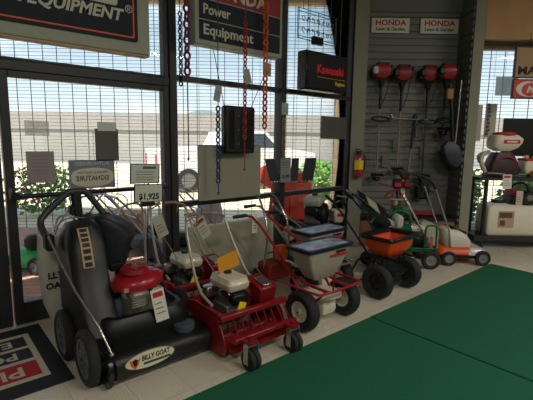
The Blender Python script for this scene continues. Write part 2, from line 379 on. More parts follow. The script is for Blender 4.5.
b = MB(); b.box((-0.24, -0.24, -0.02), (0.24, 0.24, 0.18), 0.01); obj('post_base', b, mat('post_tan2', rgb(180, 158, 130), 0.8), t)
# rolling grille
g = thing('security_grille', 'rolling security grille of thin bars enclosing the patio', 'security grille', D(0, GD), DZ)
def rodbox(b, lo, hi): b.box(lo, hi)
b = MB(); z = 0.0
while z < 3.73: b.box((-12.5, -0.003, z), (11.5, 0.003, z+0.0062)); z += 0.0565
obj('horizontal_bars', b, mat('grille_bar', rgb(138, 138, 138), 0.5, 0.4), g, smooth=False)
b = MB(); x = -12.4
while x < 11.5: b.box((x, -0.005, 0), (x+0.009, 0.005, 3.73)); x += 0.229
obj('link_strips', b, mat('grille_link', rgb(95, 95, 97), 0.5, 0.4), g, smooth=False)
# grey warehouse across the lot
t = thing('warehouse', 'long low grey warehouse across the lot', 'building', D(0, 27), DZ)
b = MB(); b.box((-40, 0, -0.05), (60, 9, 3.1)); obj('wall', b, mat('warehouse_wall', rgb(158, 155, 150), 0.8, noise=0.03, nscale=1.5), t, smooth=False)
b = MB(); b.box((-40.3, -0.06, 2.05), (60.3, -0.01, 3.15)); obj('parapet', b, mat('warehouse_parapet', rgb(152, 146, 142), 0.8, noise=0.04, nscale=1), t, smooth=False)
b = MB(); b.box((-40, -0.08, 1.99), (60, -0.01, 2.05)); obj('gutter', b, GREYM, t, smooth=False)
for x in (-14.5, 9.0): 
    b = MB(); b.box((x, -0.05, -0.03), (x+3.2, -0.01, 1.9)); obj('roller_door', b, mat('roller_door', rgb(150, 148, 140), 0.7), t, smooth=False)
o = MB(); o.ell((0, 0, 0), (8, 3, 7.0), 24); o = obj('distant_hill', o, mat('hill', rgb(120, 128, 125), 0.9)); o.location = D(-12.0, 80, 0); o.scale = (1, 1, 1.0)
tag(o, 'low distant hill top above the warehouse roof', 'hill')
# vehicles
def vehicle(name, label, cat, prof, glassprof, W, loc, rz, paint):
    t = thing(name, label, cat, loc, rz)
    b = MB(); b.prism(prof, -W/2, W/2, 'xz', 0.05); obj('body', b, paint, t)
    b = MB(); b.prism(glassprof, -W/2+0.02-0.03, W/2+0.01, 'xz', 0.01); obj('windows', b, mat('car_glass', rgb(70, 80, 90), 0.15), t)
    xs = [p[0] for p in prof]; x0, x1 = min(xs), max(xs)
    for x in (x0+0.9, x1-0.95):
        for y in (-W/2+0.08, W/2-0.08):
            b = MB(); b.lathe([(0.22, -0.11), (0.35, -0.10), (0.36, 0), (0.35, 0.10), (0.22, 0.11)], (x, y, 0.35), 'y', 20); wh = obj('wheel', b, RUBBER, t)
            b = MB(); b.lathe([(0.05, -0.13), (0.21, -0.11), (0.21, 0.11), (0.05, 0.13)], (x, y, 0.35), 'y', 16); obj('hub_cap', b, GREYM, wh)
    for y in (-W/2+0.15, W/2-0.15):
        b = MB(); b.box((x0-0.02, y-0.1, 0.75), (x0+0.03, y+0.1, 1.1), 0.01); obj('tail_light', b, mat('tail_red', rgb(190, 20, 30), 0.3), t)
    b = MB(); b.box((x0-0.06, -W/2+0.05, 0.42), (x0+0.02, W/2-0.05, 0.6), 0.02); obj('bumper', b, CHROME, t)
    return t
truck = [(-2.7, 0.45), (-2.7, 1.25), (-0.75, 1.28), (-0.55, 1.82), (0.75, 1.85), (1.35, 1.28), (2.6, 1.15), (2.75, 0.5)]
tg = [(-0.55, 1.32), (-0.42, 1.74), (0.68, 1.76), (1.15, 1.32)]
vehicle('pickup_truck', 'white pickup truck parked beyond the grille', 'truck', truck, tg, 1.95, D(-1.12, 13.8), DZ+0.45, mat('truck_white', rgb(235, 232, 228), 0.3, coat=0.5))
suv = [(-2.3, 0.4), (-2.35, 1.15), (-2.05, 1.7), (0.55, 1.74), (1.2, 1.15), (2.2, 1.0), (2.3, 0.45)]
sg = [(-2.0, 1.18), (-1.85, 1.6), (0.48, 1.64), (0.95, 1.18)]
vehicle('parked_suv', 'grey sport utility vehicle parked farther off behind the white truck', 'car', suv, sg, 1.85, D(-0.4, 20.5), DZ+0.2, mat('suv_grey', rgb(140, 146, 155), 0.3, coat=0.5))
# planting
LEAF = mat('leaf_green', rgb(110, 160, 60), 0.6, noise=0.35, nscale=9); FLOWER = mat('red_flower', rgb(215, 40, 50), 0.6)
def bush(name, label, loc, r, h, n, flowers=0, lm=LEAF, size=0.06, rz=0):
    t = thing(name, label, 'bush', loc, rz); b = MB(); rnd = random.Random(int(loc[0]*100+n))
    def leaf(bb, c, s):
        u = Vector((rnd.uniform(-1, 1), rnd.uniform(-1, 1), rnd.uniform(-0.4, 1))).normalized(); v = u.orthogonal().normalized()*0.45
        a = [bb.bm.verts.new(c+u*s*k) for k in (0, 1)]; w1 = bb.bm.verts.new(c+u*s*0.5+v*s); w2 = bb.bm.verts.new(c+u*s*0.5-v*s)
        bb.bm.faces.new((a[0], w1, a[1], w2))
    def pt():
        a = rnd.uniform(0, 2*pi); q = rnd.random()**0.5; zz = rnd.random()
        lump = 0.8+0.2*sin(5*a)
        k = math.sqrt(max(0.05, 1-(2*abs(zz-0.45))**2.5*0.8)); return Vector((r[0]*q*k*cos(a)*lump, r[1]*q*k*sin(a)*lump, 0.05+h*zz))
    for _ in range(n): leaf(b, pt(), size*rnd.uniform(0.7, 1.4))
    obj('foliage', b, lm, t, smooth=False)
    b = MB()
    for k in range(7):
        a = k*0.9; b.tube([(0, 0, -0.02), (r[0]*0.3*cos(a), r[1]*0.3*sin(a), h*0.4), (r[0]*0.6*cos(a), r[1]*0.6*sin(a), h*0.85)], 0.01, 5)
    obj('stems', b, WOOD, t)
    if flowers:
        b = MB()
        for _ in range(flowers):
            c = pt(); c.z = max(c.z, h*0.35)
            for k in range(5): leaf(b, c*1.03, size*0.9)
        obj('blossoms', b, FLOWER, t, smooth=False)
    return t
bush('flowering_bush', 'leafy bush dotted with red flowers beyond the grille by the door', D(-4.55, 8.3), (0.75, 0.4), 0.95, 900, 16, size=0.08)
bush('shrub', 'bright green shrub beyond the grille left of the porch post', D(1.45, 11.5), (1.0, 0.7), 0.92, 1300, size=0.11)
for i, (a, lab) in enumerate(((3.75, 'bright green shrub seen under the display cart beside the corner pier'), (4.9, 'bright green shrub seen through the middle of the display cart'), (6.1, 'bright green shrub seen at the right end of the display cart'))):
    bush('shrub', lab, D(a, 7.9), (0.85, 0.35), 1.05, 1300, size=0.09)
# ================================================================ CARPET, MATS
b = MB(); b.box((-1.5, -4.5, 0.0), (2.996, 2.06, 0.009), 0.003); tag(obj('carpet', b, CARPET), 'green carpet piece left of the seam, beside the red power rakes', 'carpet')
b = MB(); b.box((3.004, -4.5, 0.0), (5.62, 2.06, 0.014), 0.005); tag(obj('carpet', b, CARPET), 'green carpet piece right of the seam, at the right edge of the picture', 'carpet')
t = thing('entrance_mat', 'black rubber entrance mat with red and dark lettered panels by the door', 'mat', (-0.1, 3.23, 0))
b = MB(); b.box((-0.80, -0.52, 0), (0.785, 0.52, 0.008), 0.003); obj('rubber_base', b, mat('mat_black', rgb(30, 32, 38), 0.9, noise=0.2, nscale=200), t)
CREAMM = mat('mat_cream', rgb(186, 180, 160), 0.9, noise=0.05, nscale=150); NAVY = mat('mat_navy', rgb(34, 37, 46), 0.9); MRED = mat('mat_red', rgb(165, 30, 44), 0.9)
b = MB(); b.box((-0.68, -0.375, 0.0081), (0.675, 0.375, 0.0095)); obj('pattern_field', b, CREAMM, t, smooth=False)
for lab, mm, y0, y1, xs in (('PLA', MRED, -0.33, -0.11, 0.60), ('PO', NAVY, -0.065, 0.11, 0.60), ('E', NAVY, 0.15, 0.325, 0.60)):
    b = MB(); b.box((-0.62, y0, 0.0096), (0.635, y1, 0.0104)); p = obj('lettered_panel', b, mm, t, smooth=False)
    text(lab, (y1-y0)*0.85, CREAMM, p, (xs-0.05, (y0+y1)/2, 0.0108), rot=(0, 0, pi), bold=0.02, align='LEFT', sx=1.05)
t = thing('floor_grate', 'flat black perforated tray on the floor under the storefront window', 'tray', (3.22, 3.62, 0))
b = MB(); b.box((-0.28, -0.13, 0), (0.28, 0.13, 0.012), 0.004); obj('tray_base', b, BLACK, t)
b = MB()
for i in range(9):
    for j in range(3): b.lathe([(0.012, 0.0125), (0.022, 0.014), (0.022, 0.02), (0.012, 0.021)], (-0.23+i*0.058, -0.08+j*0.08, 0), 'z', 8)
obj('raised_studs', b, BLACK, t)
# ================================================================ HANGING SIGNS
SB = mat('sign_board_black', rgb(30, 35, 46), 0.75); SCR = mat('sign_cabinet_cream', rgb(158, 160, 142), 0.5, noise=0.02); OUTL = mat('sign_orange_line', rgb(225, 84, 40), 0.5)
SLET = mat('sign_letters_cream', rgb(205, 200, 180), 0.5); SRED = mat('sign_red', rgb(150, 30, 45), 0.5)
def frame_rect(x0, x1, z0, z1, w, y0, y1):
    b = MB()
    for p in ((x0, x1, z0, z0+w), (x0, x1, z1-w, z1), (x0, x0+w, z0+w, z1-w), (x1-w, x1, z0+w, z1-w)): b.box((p[0], y0, p[2]), (p[1], y1, p[3]))
    return b
def hang(b, x, z0, y, z1=CZ): b.tube([(x, y, z0), (x, y, z1)], 0.004, 5)
t = thing('lightbox_sign', 'large hanging lightbox sign with orange outline reading EQUIPMENT at upper left', 'sign', (0.35, 3.55, 2.29))
b = MB(); b.box((-1.3, 0, 0), (1.31, 0.12, 1.0), 0.006); obj('cabinet', b, SCR, t)
b = MB(); b.prism([(x, z) for x, z, _ in rrect(-0.03, 0.5, 2.46, 0.82, 0, 0.06)], -0.006, -0.001, 'xz'); obj('face_panel', b, SB, t, smooth=False)
b = MB(); A = rrect(-0.03, 0.5, 2.40, 0.76, 0, 0.05); B2 = rrect(-0.03, 0.5, 2.375, 0.735, 0, 0.05)
va = [b.bm.verts.new((x, -0.008, z)) for x, z, _ in A]; vb = [b.bm.verts.new((x, -0.008, z)) for x, z, _ in B2]
for k in range(len(va)): b.bm.faces.new((va[k], va[(k+1) % len(va)], vb[(k+1) % len(va)], vb[k]))
obj('outline', b, OUTL, t, smooth=False)
text('R EQUIPMENT', 0.128, SLET, t, (1.06, -0.009, 0.285), bold=0.03, sx=1.0, shear=0.25, align='RIGHT')
text('®', 0.09, SLET, t, (1.125, -0.009, 0.345))
b = MB(); b.prism([(x, z) for x, z, _ in rrect(0.80, 0.455, 0.46, 0.20, 0, 0.25)], -0.012, -0.007, 'xz'); obj('emblem_plate', b, SLET, t, smooth=False)
b = MB(); hang(b, -1.0, 1.0, 0.06, CZ-2.28); hang(b, 1.0, 1.0, 0.06, CZ-2.28); obj('hanging_wire', b, GREYM, t)
b = MB(); b.box((-1.3, 0.01, -0.012), (1.31, 0.115, -0.0005)); obj('bottom_trim', b, mat('sign_trim_tan', rgb(196, 150, 104), 0.5), t, smooth=False)

t = thing('lightbox_sign', 'hanging cream framed sign with red band over the words Power Equipment', 'sign', (2.70, 3.55, 2.47))
b = MB(); b.box((-0.585, 0, 0), (0.53, 0.14, 0.67), 0.006); obj('cabinet', b, SCR, t)
b = MB(); b.box((-0.54, -0.004, 0.045), (0.49, -0.001, 0.225)); b.box((-0.54, -0.004, 0.237), (0.49, -0.001, 0.415)); obj('black_panel', b, SB, t, smooth=False)
b = MB(); b.box((-0.54, -0.004, 0.427), (0.49, -0.001, 0.62)); obj('red_panel', b, SRED, t, smooth=False)
text('HONDA', 0.17, SLET, t, (-0.08, -0.006, 0.515), bold=0.03, sx=1.15)
text('Power', 0.13, SLET, t, (-0.50, -0.006, 0.325), bold=0.022, align='LEFT', sx=0.92)
text('Equipment', 0.135, SLET, t, (-0.50, -0.006, 0.14), bold=0.022, align='LEFT', sx=1.05)
b = MB(); hang(b, -0.45, 0.67, 0.07, CZ-2.47); hang(b, 0.45, 0.67, 0.07, CZ-2.47); obj('hanging_wire', b, GREYM, t)

t = thing('lightbox_sign', 'black box sign with red lettering and small yellow word Engines', 'sign', (3.96, 3.50, 2.17))
b = MB(); b.box((-0.39, 0, 0), (0.37, 0.16, 0.45), 0.015); obj('cabinet', b, BLACKG, t)
b = MB(); b.box((-0.36, -0.003, 0.03), (0.345, -0.0005, 0.42)); obj('face_panel', b, mat('kaw_face', rgb(28, 26, 30), 0.35), t, smooth=False)
text('Kawasaki', 0.135, mat('sign_letter_red', rgb(240, 30, 38), 0.5), t, (0.035, -0.005, 0.25), bold=0.022, sx=0.98)
b = MB(); b.box((-0.20, -0.005, 0.155), (0.33, -0.003, 0.161)); obj('underline', b, mat('sign_ochre', rgb(190, 150, 60), 0.5), t, smooth=False)
text('Engines', 0.062, mat('sign_yellow', rgb(225, 200, 90), 0.5), t, (0.22, -0.005, 0.105), bold=0.02)
b = MB(); hang(b, -0.3, 0.45, 0.08, CZ-2.17); hang(b, 0.3, 0.45, 0.08, CZ-2.17); obj('hanging_wire', b, BLACK, t)

t = thing('neon_sign', 'unlit neon tube sign on a black wire frame, seen from behind', 'neon sign', (3.93, 3.68, 2.78))
b = MB()
for z in (0, 0.03, 0.31, 0.345): b.tube([(-0.34, 0, z), (0.36, 0, z)], 0.0045, 5)
for x in (-0.34, -0.32, 0.02, 0.34, 0.36): b.tube([(x, 0, 0), (x, 0, 0.345)], 0.0045, 5)
for z in (0.12, 0.22): b.tube([(-0.34, 0, z), (0.36, 0, z)], 0.003, 5)
obj('wire_frame', b, BLACK, t)
b = MB(); rnd = random.Random(3)
for row, z in enumerate((0.23, 0.10)):
    for k in range(7):
        x = -0.26+k*0.085; h = 0.06
        pts = [(x+0.03*cos(a*1.1+k)*0.9, -0.02, z+h*0.5*sin(a*(1+k % 2))) for a in [q*0.6 for q in range(9)]]
        b.tube(pts, 0.0045, 5, smooth=1)
obj('glass_tubing', b, mat('neon_tube', rgb(96, 98, 108), 0.25), t)
b = MB(); b.box((-0.04, 0.01, -0.02), (0.14, 0.07, 0.075), 0.008); obj('transformer', b, BLACK, t)
b = MB(); hang(b, -0.25, 0.345, 0, CZ-2.78); hang(b, 0.25, 0.345, 0, CZ-2.78); obj('hanging_wire', b, BLACK, t)
# ================================================================ PAPERS AND CARDS ON THE GLASS
def card(name, label, cat, x0, x1, z0, z1, m, y=WY-0.028, group=None, th=0.003, parent=None):
    b = MB(); b.box((x0, y-th, z0), (x1, y, z1))
    o = obj(name, b, m, parent, smooth=False); return tag(o, label, cat, group) if parent is None else o
t = thing('notice_sheet', 'mauve grey notice sheet taped on the door glass at left', 'notice', (0.80, WY-0.022, 1.32))
b = MB(); b.box((-0.105, -0.003, -0.13), (0.105, 0, 0.13)); obj('sheet', b, mat('mauve_paper', rgb(158, 146, 146), 0.9), t, smooth=False)
b = MB()
for k in range(6): b.box((-0.07+0.01*(k % 2), -0.0045, 0.09-k*0.03), (0.07-0.01*(k % 3), -0.0032, 0.094-k*0.03))
obj('print_lines', b, mat('faint_print', rgb(125, 112, 112), 0.9), t, smooth=False)
t = thing('notice_sheet', 'pale translucent notice sheet high on the door glass at left', 'notice', (0.80, WY-0.022, 1.64))
b = MB(); b.box((-0.10, -0.003, -0.06), (0.08, 0, 0.06)); obj('sheet', b, mat('pale_sheet', rgb(215, 212, 200), 0.9, alpha=0.45), t, smooth=False)
t = thing('window_sheet', 'dark grey square sheet taped at its top on the door glass', 'sheet', (1.355, WY-0.022, 1.51))
b = MB(); b.box((-0.105, -0.004, -0.15), (0.105, 0, 0.14)); obj('sheet', b, mat('dark_grey_sheet', rgb(98, 98, 90), 0.8), t, smooth=False)
b = MB(); b.box((-0.08, -0.005, 0.12), (0.09, -0.004, 0.20)); obj('tape', b, mat('masking_tape', rgb(215, 218, 210), 0.7), t, smooth=False)
t = thing('dealer_sign', 'blue grey dealer sign with oval reading SIGNATURE backwards on the door', 'sign', (1.215, WY-0.022, 1.245))
b = MB(); b.box((-0.20, -0.004, -0.13), (0.20, 0, 0.125)); obj('sign_plate', b, mat('blue_grey_card', rgb(125, 135, 145), 0.7), t, smooth=False)
b = MB(); b.prism([(0.185*cos(k*pi/18)*(1 if abs(cos(k*pi/18)) < .7 else 1), 0.085*(abs(sin(k*pi/18))**0.6)*(1 if sin(k*pi/18) >= 0 else -1)-0.03) for k in range(36)], -0.006, -0.0045, 'xz'); obj('oval_panel', b, mat('oval_cream', rgb(215, 208, 190), 0.7), t, smooth=False)
DI = mat('sign_ink_dark', rgb(62, 64, 72), 0.7)
text('AUTHORIZED', 0.042, mat('sign_ink_pale', rgb(205, 210, 212), 0.7), t, (0, -0.006, 0.092), bold=0.01, mirror=True, sx=1.15)
text('SIGNATURE', 0.064, DI, t, (0, -0.0075, -0.04), bold=0.015, mirror=True, sx=0.86)
text('BRIGGS & STRATTON', 0.03, DI, t, (0, -0.0075, 0.012), mirror=True, sx=0.9)
t = thing('price_sign', 'two stacked grey price cards reading $1,925 on a thin black pole', 'price sign', (1.48, 3.36, 0.0), tilt=(0, 0.04))
b = MB(); b.tube([(0, 0.01, 0.30), (0, 0.01, 1.33)], 0.006, 6); b.box((-0.065, -0.004, 0.985), (0.06, 0.03, 1.025), 0.004); obj('pole', b, BLACK, t)
b = MB(); b.lathe([(0.13, 0.0), (0.13, 0.012), (0.03, 0.03)], (0, 0.01, 0), 'z', 16); b.tube([(0, 0.01, 0.0), (0, 0.01, 0.31)], 0.009, 6); obj('weighted_base', b, BLACK, t)
CARD = mat('price_card', rgb(205, 205, 190), 0.75); RT = 0.06
for k, (z0, z1) in enumerate(((1.025, 1.175), (1.19, 1.35))):
    xo = 0.0 if k == 0 else -0.035
    b = MB(); b.box((-0.135+xo, -0.007, z0-0.004), (0.13+xo, -0.002, z1+0.004), rot=(0, 0, 0)); f = obj('card_frame', b, BLACK, t, smooth=False)
    b = MB(); b.box((-0.125+xo, -0.009, z0+0.004), (0.12+xo, -0.0072, z1-0.004)); obj('card', b, CARD, f, smooth=False)
text('$1,925', 0.072, INK, t, (0.0, -0.0105, 1.07), bold=0.03, sx=0.95)
b = MB()
for k in range(4): b.box((-0.12, -0.011, 1.215+k*0.022), (0.03+0.02*(k % 2), -0.0095, 1.220+k*0.022))
b.box((-0.06, -0.011, 1.31), (0.06, -0.0095, 1.332)); obj('print_lines', b, mat('print_grey', rgb(90, 92, 90), 0.8), t, smooth=False)
# boards in the window
t = thing('hanging_board', 'large plain grey green board hung in the window under the black case', 'board', (2.66, 3.72, 1.21))
b = MB(); b.box((-0.42, 0, -0.29), (0.42, 0.012, 0.295), 0.002); obj('board', b, mat('board_olive', rgb(150, 148, 130), 0.65, noise=0.02), t)
b = MB(); b.box((-0.42, -0.002, 0.285), (0.42, 0.014, 0.298)); b.tube([(-0.4, 0.006, 0.295), (-0.4, 0.006, CZ-1.21)], 0.002, 4); b.tube([(0.4, 0.006, 0.295), (0.4, 0.006, CZ-1.21)], 0.002, 4); obj('top_rail', b, GREYM, t)
t = thing('tool_case', 'black rectangular case with rivets hung from wires over the board', 'case', (2.68, 3.58, 1.67))
b = MB(); b.box((-0.20, 0, -0.25), (0.205, 0.09, 0.25), 0.02); obj('case_body', b, BLACK, t)
b = MB(); b.box((-0.15, -0.006, -0.2), (-0.08, 0.001, 0.2), 0.003); b.box((0.0, -0.006, -0.2), (0.15, 0.001, 0.2), 0.003); obj('ribs', b, BLACKG, t)
b = MB()
for k in range(6): b.ell((0.185, -0.004, -0.21+k*0.082), (0.008, 0.008, 0.008), 6)
for k in range(3): b.ell((-0.03, -0.004, -0.15+k*0.15), (0.008, 0.008, 0.008), 6)
obj('rivet', b, STEEL, t)
b = MB(); b.tube([(-0.18, 0.05, 0.25), (-0.29, 0.05, 0.72), (-0.34, 0.05, 0.87)], 0.004, 5); b.tube([(0.18, 0.05, 0.25), (0.28, 0.05, 0.45), (0.52, 0.05, 0.93)], 0.004, 5); obj('hanging_wire', b, BLACK, t)
t = thing('floor_panel', 'wide olive grey panel leaning inside the window below the rail', 'panel', (2.72, 3.72, 0), 0)
b = MB(); b.box((-0.60, 0, 0.0), (0.57, 0.03, 0.65), 0.003); obj('panel', b, mat('board_olive2', rgb(158, 156, 138), 0.6, noise=0.02), t)
b = MB(); b.box((0.53, -0.003, 0.0), (0.572, 0.033, 0.65), 0.002); b.box((-0.6, -0.003, 0.632), (0.57, 0.033, 0.652), 0.002); obj('edge_strip', b, mat('edge_pale', rgb(176, 172, 152), 0.5), t)
t = thing('window_card', 'dark grey translucent card taped high in the window beside the pier', 'card', (4.50, WY-0.022, 1.75))
b = MB(); b.box((-0.26, -0.004, -0.155), (0.27, 0, 0.15)); obj('card', b, mat('card_grey', rgb(88, 90, 82), 0.5), t, smooth=False)
# hanging parts cards in the window right of the board
CB = mat('card_black', rgb(45, 50, 54), 0.4)
grpc = None
for lab, x0, x1, z0, z1, sk in (('dark slanted card hanging left of the $1,499 price card', 3.12, 3.27, 1.07, 1.35, 0.10), ('narrow black card hanging just right of the $1,499 price card', 3.56, 3.68, 1.05, 1.35, -0.02), ('black card hanging rightmost in the row above the rail', 3.80, 4.00, 1.05, 1.35, -0.06)):
    t = thing('blade_card', lab, 'display card', ((x0+x1)/2, 3.70, z0)); h = z1-z0; w_ = (x1-x0)/2
    b = MB(); b.prism([(-w_+sk, 0), (w_+sk, 0), (w_, h), (-w_, h)], -0.012, 0, 'xz'); obj('card_back', b, CB, t, smooth=False)
    b = MB()
    for k in range(4): b.ell((-w_+sk+0.01+k*(2*w_-0.02)/3, -0.008, 0.005), (0.012, 0.01, 0.01), 6); b.ell((-w_+0.01+k*(2*w_-0.02)/3, -0.008, h-0.003), (0.008, 0.01, 0.008), 6)
    obj('clips', b, STEEL, t)
    b = MB(); b.tube([(0, -0.006, h), (0, -0.006, CZ-z0)], 0.002, 4); obj('hanging_wire', b, GREYM, t)
t = thing('price_card', 'grey hanging price card reading $1,499 in the window', 'price card', (3.44, 3.68, 1.06))
b = MB(); b.box((-0.085, -0.006, 0), (0.085, 0, 0.30), 0.001); obj('card', b, mat('card_silver', rgb(128, 132, 128), 0.6), t)
b = MB(); b.box((-0.07, -0.008, 0.21), (0.07, -0.006, 0.215)); b.box((-0.07, -0.008, 0.24), (0.05, -0.006, 0.245)); b.box((-0.07, -0.008, 0.18), (0.06, -0.006, 0.183)); obj('print_lines', b, DI, t, smooth=False)
text('$1,499', 0.052, INK, t, (0, -0.008, 0.07), bold=0.03, sx=0.8)
b = MB(); b.tube([(0, -0.003, 0.3), (0, -0.003, CZ-1.06)], 0.002, 4); obj('hanging_wire', b, GREYM, t)
# ================================================================ HANGING CHAINS
def chain(label, cat, x, y, ztop, zbot, link, m, cord_to=None, cm=None, cr=0.006, name='hanging_chain', rev=False):
    t = thing(name, label, cat, (x, y, ztop))
    b = MB(); n = int((ztop-zbot)/(link*0.72)); r = link*0.135
    for k in range(n):
        zc = -link/2-k*link*0.72; pts = []
        for q in range(12):
            a = 2*pi*q/12; u = link*0.30*cos(a); v = (link*0.5-r)*sin(a)
            pts.append((u, 0.006, zc+v) if k % 2 == 0 else (0, 0.006+u, zc+v))
        pts.append(pts[0]); b.tube(pts, r, 5, caps=False)
    obj('links', b, m, t)
    b = MB(); b.tube([(0, 0.006, 0), (0, 0.006, CZ-ztop)], 0.005, 5)
    if cord_to: b.tube([(0, 0.006, zbot-ztop+link*0.3), (0.004, 0.006, cord_to-ztop+0.02), (0, 0.006, cord_to-ztop)], cr, 6); b.ell((0, 0.006, cord_to-ztop), (cr*1.9, cr*1.9, 0.018), 8)
    obj('cord', b, cm or m, t); return t
PUR = mat('chain_purple', rgb(120, 52, 78), 0.45); BLU = mat('chain_blue', rgb(42, 66, 112), 0.5); RDC = mat('chain_red', rgb(165, 42, 52), 0.45); ORC = mat('chain_orange', rgb(205, 88, 40), 0.45); BRN = mat('cord_brown', rgb(105, 62, 54), 0.6)
chain('thin black chain hanging beside the door mullion', 'chain', 2.00, 3.62, 2.75, 2.06, 0.055, BLACK)
chain('thick purple chain on a dark cord, leftmost coloured chain', 'chain', 1.98, 3.46, 3.6, 2.10, 0.095, PUR, 1.38, BRN)
chain('blue chain on a long black cord in front of the black case', 'chain', 2.31, 3.45, 1.90, 1.12, 0.07, BLU, 1.03, BLU)
chain('red chain hanging in front of the black case', 'chain', 2.64, 3.45, 2.75, 1.55, 0.06, RDC, 1.26, RDC)
chain('orange chain hanging right of the black case', 'chain', 2.91, 3.45, 3.6, 1.68, 0.085, ORC, 1.05, BRN, 0.004)
chain('slim tan chain hanging in front of the mullion between the windows', 'chain', 3.22, 3.48, 1.82, 1.37, 0.06, mat('chain_tan', rgb(140, 112, 100), 0.5), None, BLACK)
def tagcard(label, loc, w, h, m=PAPER, rz=0, head=None, tilt=0.0, red=None, group=None):
    t = thing('price_tag', label, 'tag', loc, rz, group, tilt=(0, tilt))
    b = MB(); b.box((-w/2, -0.0015, -h), (w/2, 0.0015, 0)); obj('tag_card', b, m, t, smooth=False)
    b = MB(); b.tube([(0, 0, -0.01), (0.0, 0.012, 0.05)], 0.0012, 4)
    obj('tag_string', b, GREYM, t)
    b = MB()
    for k in range(3): b.box((-w*0.35, -0.0028, -h*(0.45+0.15*k)), (w*(0.2+0.07*k), -0.0017, -h*(0.45+0.15*k)+h*0.03))
    obj('print_lines', b, mat('print_grey', rgb(90, 92, 90), 0.8), t, smooth=False)
    if red:
        b = MB(); b.box((-w*0.38, -0.0028, -h*0.24), (w*0.38, -0.0017, -h*0.08)); obj('red_heading', b, red, t, smooth=False)
    return t
tagcard('small grey tag on the blue chain cord', (2.31, 3.44, 2.08), 0.075, 0.15, mat('tag_grey', rgb(165, 165, 155), 0.8), 0, tilt=0.2)
tagcard('small grey tag hanging on the red chain', (2.63, 3.43, 2.27), 0.085, 0.14, mat('tag_grey', rgb(165, 165, 155), 0.8), 0, tilt=-0.3)
tagcard('tan square tag on the orange chain', (2.91, 3.43, 2.37), 0.11, 0.13, mat('tag_tan', rgb(175, 140, 110), 0.8))
tagcard('grey square tag on the slim tan chain by the mullion', (3.20, 3.45, 1.98), 0.10, 0.13, mat('tag_grey', rgb(165, 165, 155), 0.8))
# ================================================================ MACHINE PARTS
def xf(b, M):
    bmesh.ops.transform(b.bm, matrix=M, verts=b.bm.verts); return b
def wheel(root, c, r, w, rim, hub=0.62, axis='x', spokes=0, n=28, name='wheel'):
    b = MB(); h = w/2; ri = r*hub
    b.lathe([(ri, -h*0.75), (r*0.84, -h), (r*0.95, -h*0.75), (r, -h*0.3), (r, h*0.3), (r*0.95, h*0.75), (r*0.84, h), (ri, h*0.75)], c, axis, n, caps=False)
    wh = obj(name, b, RUBBER, root)
    b = MB()
    if spokes:
        b.lathe([(ri*0.86, -h*0.7), (ri*1.01, -h*0.78), (ri*1.01, h*0.78), (ri*0.86, h*0.7), (ri*0.86, -h*0.7)], c, axis, n, caps=False)
        b.lathe([(0.01, -h*0.9), (r*0.16, -h*0.85), (r*0.16, h*0.85), (0.01, h*0.9)], c, axis, 14)
        for k in range(spokes):
            a = 2*pi*k/spokes
            for s in (-0.10, 0.10):
                p0 = (0, cos(a+s)*r*0.12, sin(a+s)*r*0.12); p1 = (0, cos(a+s*1.6)*ri*0.9, sin(a+s*1.6)*ri*0.9)
                b.tube([Vector(c)+Vector(p0)+Vector((-h*0.55, 0, 0)), Vector(c)+Vector(p1)+Vector((-h*0.45, 0, 0))], r*0.035, 5)
    else:
        b.lathe([(0.006, -h*1.0), (r*0.13, -h*1.0), (r*0.15, -h*0.55), (ri*0.8, -h*0.45), (ri*0.92, -h*0.8), (ri*1.02, -h*0.78), (ri*1.02, h*0.78), (ri*0.92, h*0.8), (ri*0.8, h*0.45), (r*0.15, h*0.55), (r*0.13, h), (0.006, h)], c, axis, n)
    hb = obj('hub', b, rim, wh)
    b = MB(); b.lathe([(0.004, -h*1.08), (r*0.06, -h*1.05), (r*0.06, h*1.05), (0.004, h*1.08)], c, axis, 10); obj('axle_nut', b, BLACK, wh)
    return wh
